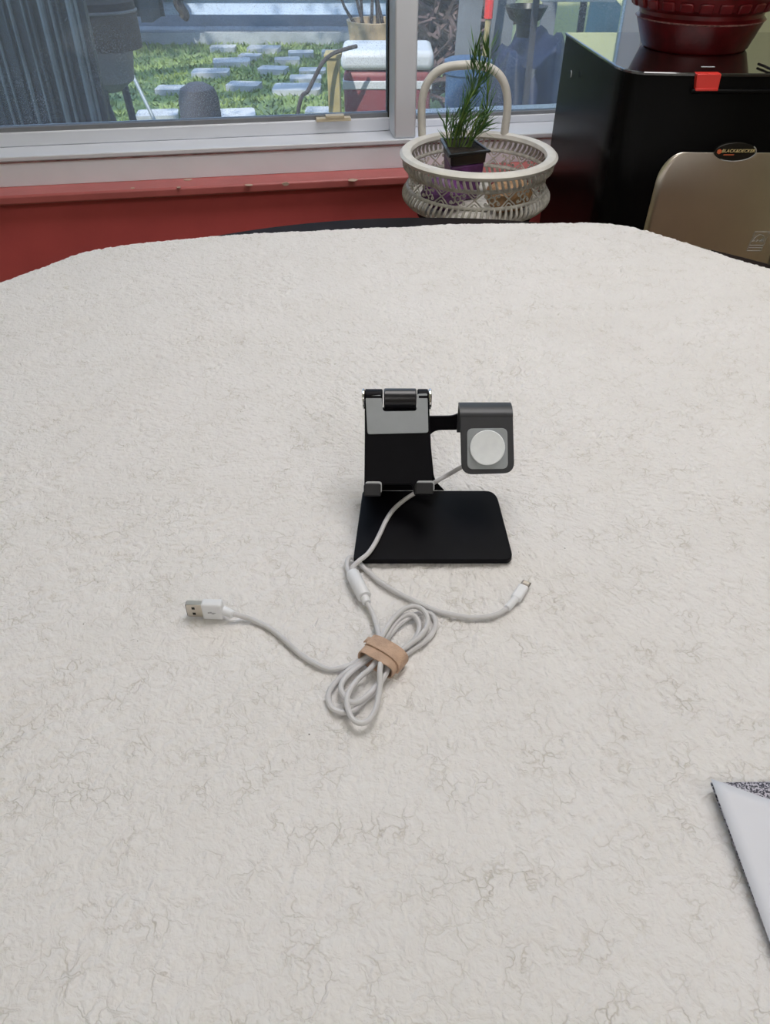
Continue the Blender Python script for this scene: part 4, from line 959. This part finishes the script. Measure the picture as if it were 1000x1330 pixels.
# steel panel following the front
def FP(x, y, o=.0012):            # pixel -> front surface
    p_ = at_plane(x,y,Vector((0,YF,0)),Vector((0,1,0)))
    for _ in range(4): p_ = at_plane(x,y,Vector((0,front_y(min(max(p_.x,XL1+.03),XR-.03))-o-.006*max(0,min(1,(HT-p_.z)/.5)),0)),Vector((0,1,0)))
    return p_
ptl = FP(876,197); pbl = FP(836,297); xc_b = FP(955,197).x
zt_p = ptl.z; zb_p = .12
def pleft(z): 
    u_ = (zt_p-z)/(zt_p-pbl.z); x = FP(861,197).x+(pbl.x-FP(861,197).x)*u_
    k = zt_p-z; rr = .045
    return x + (rr-math.sqrt(max(0,rr*rr-(rr-k)**2)) if k < rr else 0)*.75
zl_ = [zt_p-.0002]+[zt_p-.045*(1-math.cos(a*math.pi/2/9)) for a in range(1,10)]+[zt_p-.06-(zt_p-.06-zb_p)*k/12 for k in range(13)]
vs = []; fs = []; nx = 18
for z in zl_:
    xl = pleft(z); xr = 2*xc_b-xl
    for i in range(nx+1):
        x = xl+(xr-xl)*i/nx; xcl = min(max(x,XL1+.03),XR-.03)
        vs.append((x, front_y(xcl)-.0014-.006*max(0,min(1,(HT-z)/.5)), z))
for j in range(len(zl_)-1):
    for i in range(nx): q_ = j*(nx+1)+i; fs.append((q_,q_+1,q_+nx+2,q_+nx+1))
pnl = MB().add(vs,fs).build('steel_panel','steel',app,angle=60); so = pnl.modifiers.new('thickness','SOLIDIFY'); so.thickness = .0016; so.offset = -1
# oval badge with lettering
bc0 = FP(955,197.5,.0085); bw = (FP(982,197).x-FP(928,197).x)/2; bh_ = bw*.42
def oval(w,h,y,n=40): return [Vector((bc0.x+w*math.cos(2*math.pi*k/n), y, bc0.z+h*math.sin(2*math.pi*k/n))) for k in range(n)]
bd = MB().prism(oval(bw,bh_,bc0.y),(0,.0075,0)).build('badge','badge',app,bevel=.0005)
rg = [Vector((bc0.x+bw*1.0*math.cos(a),bc0.y+.0005,bc0.z+bh_*1.0*math.sin(a))) for a in [math.pi+.9+(math.pi-.3)*k/24 for k in range(25)]]
MB().tube(rg,.0009,6).build('badge_edge','silverprint',bd)
def text(body, c, size, m, parent, shear=.25, ext=.0002, name='lettering'):
    cu = bpy.data.curves.new(name,'FONT'); cu.body = body; cu.size = size; cu.align_x = 'CENTER'; cu.align_y = 'CENTER'; cu.shear = shear; cu.extrude = ext; cu.offset = size*.004; cu.space_character = 1.06
    tmp = bpy.data.objects.new('tmp',cu); C.objects.link(tmp); bpy.context.view_layer.update()
    me = bpy.data.meshes.new_from_object(tmp.evaluated_get(bpy.context.evaluated_depsgraph_get())); bpy.data.objects.remove(tmp)
    me.transform(Matrix.Translation(c) @ Matrix.Rotation(math.pi/2,4,'X')); me.materials.clear(); me.materials.append(M[m]); me.name = name
    o = bpy.data.objects.new(name,me); C.objects.link(o); o.parent = parent; o.matrix_parent_inverse = Matrix.Translation(-Vector(parent.location)); return o
fy_ = bc0.y-.0006
o = text('BLACK&DECKER',(bc0.x+bw*.12,fy_,bc0.z+bh_*.12),bw*.205,'goldprint',bd)
MB().prism([Vector((bc0.x-bw*.78+bw*.12*math.cos(k*math.pi/3+.5),fy_,bc0.z+bh_*.06+bw*.12*math.sin(k*math.pi/3+.5))) for k in range(6)],(0,.0004,0)).build('badge_mark','orangeprint',bd)
MB().prism([Vector((bc0.x-bw*.55,fy_,bc0.z-bh_*.34)),Vector((bc0.x-bw*.05,fy_,bc0.z-bh_*.34)),Vector((bc0.x-bw*.03,fy_,bc0.z-bh_*.24)),Vector((bc0.x-bw*.53,fy_,bc0.z-bh_*.24))],(0,.0004,0)).build('badge_underline','orangeprint',bd)
# printed energy mark: framed box with an arc, star and lines
ec = FP(984.5,313.5,.0042); eh = .016; ew = .012
def epl(pts, r=.0005): return MB().tube([Vector((ec.x+x*ew,ec.y,ec.z+z*eh)) for x,z in pts], r, 5)
sk = .18
for nm, pts in (('mark_frame',[(-1-sk,-1),(1-sk,-1),(1+sk,1),(-1+sk,1),(-1-sk,-1)]),('mark_arc',[(-.75,.15),(-.45,.55),(0,.72),(.5,.6),(.8,.25)]),
                ('mark_script',[(-.8,.0),(-.5,.12),(-.3,-.05),(-.05,.15),(.2,.0),(.4,.15)]),('mark_line',[(-1.1,-.42),(.9,-.42)]),('mark_line',[(-1.0,-.68),(.8,-.68)])):
    epl(pts).build(nm,'silverprint',app)
st_ = []
for k in range(10): a = math.pi/2+k*math.pi/5; r_ = (.30,.13)[k%2]; st_.append(Vector((ec.x+(.55+r_*math.cos(a))*ew,ec.y-.0002,ec.z+(.12+r_*math.sin(a))*eh)))
MB().prism(st_,(0,.0006,0)).build('mark_star','silverprint',app)
# handle shelf and red latch
h0 = FP(896,121,.004); h1 = FP(1040,96,.004)
MB().box((h0.x,h0.y-.006,h0.z),(h1.x+.02,h0.y+.030,h0.z+.006)).build('handle_lip','gloss',app,bevel=.002)
l = [FP(905.5,96,.009),FP(937.5,96,.009),FP(932.5,118,.009),FP(903.5,118,.009)]
la = MB().prism(l,(0,.016,0)).build('latch','redlatch',app,bevel=.001)
l2 = [FP(903.5,115,.0105),FP(932.8,115,.0105),FP(932.3,118.4,.0105),FP(903.2,118.4,.0105)]
MB().prism(l2,(0,.006,0)).build('latch_lip','redlatch',la,bevel=.0008)
wm = at_z(919.5,86.5,HT+.0004)
MB().prism([wm+Vector((x,y,0)) for x,y in [(-.010,-.002),(.010,-.002),(.010,.002),(-.010,.002)]],(0,0,-.0006)).build('indicator_mark','coolwhite',app)
# tiny pale sticker on the side
k_ = (q1.x-.004-q0.x)/(YF+.045-YBk)
sp = at_plane(741.5,96,Vector((q0.x-.0085,YBk,0)),Vector((1,-k_,0)).normalized())
MB().tube([sp+Vector((0,.004*math.cos(a),.005*math.sin(a))) for a in [.9+3.6*k/8 for k in range(9)]],.0008,5).build('side_mark','coolwhite',app)

# ------------------------------------------------------------------ red pot on the appliance
pc_ = at_z(900,60.5,HT); rb = (at_z(966,57,HT).x-at_z(833,57,HT).x)/2*.985
rp = thing('red_flower_pot', pc_, 'dark red glazed flower pot with woven relief on the black appliance', 'flower pot')
fl_ = .20
def pr_(z): return rb*1.0+ (z*.36)
zb_ = .043
MB().lathe([(0,.0003),(rb*.95,.0003),(rb,.004),(pr_(zb_)-.0005,zb_),(pr_(zb_)+.001,zb_+.002),(pr_(zb_)-.004,zb_+.006),(pr_(zb_)-.003,zb_+.012),(pr_(.062),.062),(pr_(.15)-.004,.150),(pr_(.15)+.008,.153),(pr_(.15)+.010,.175),(pr_(.15)-.002,.178),(pr_(.15)-.008,.165),(0,.165)], pc_, 72).build('body','redglaze',rp)
MB().lathe([(pr_(zb_)-.001,zb_-.001),(pr_(zb_)+.0016,zb_+.0010),(pr_(zb_)-.001,zb_+.0032)], pc_, 72, cap=False).build('worn_ridge','wornedge',rp)
MB().lathe([(0,.1655),(pr_(.15)-.009,.1655),(pr_(.15)-.009,.168),(0,.170)], pc_, 40).build('soil','soil',rp)
nblk = 24
for row in range(4):
    z = .066+.020*row; r_ = pr_(z)
    me0 = None
    for k in range(nblk):
        a = 2*math.pi*(k+.5*(row%2))/nblk
        if me0 is None:
            er, et = Vector((1,0,0)), Vector((0,1,0)); sl = Vector((.36,0,1)).normalized()
            o = MB().obox((r_+.0005,0,z), er*.0035, et*(r_*math.pi/nblk*.72), sl*.0072).build('relief_block','redglaze',rp,bevel=.0025)
            o.matrix_parent_inverse = Matrix.Identity(4); me0 = o
            o.rotation_euler.z = a
        else:
            o = me0.copy(); C.objects.link(o); o.rotation_euler.z = a
# power cord end on the appliance lid
cp = [at_z(x,y,HT+.003) for x,y in [(985,83),(993,86),(1004,89),(1030,80)]]
tag(MB().tube(spline(cp,5),.0018,8).build('power_cord','blackplastic'),'thin black cord lying on the appliance lid right of the pot','cord')
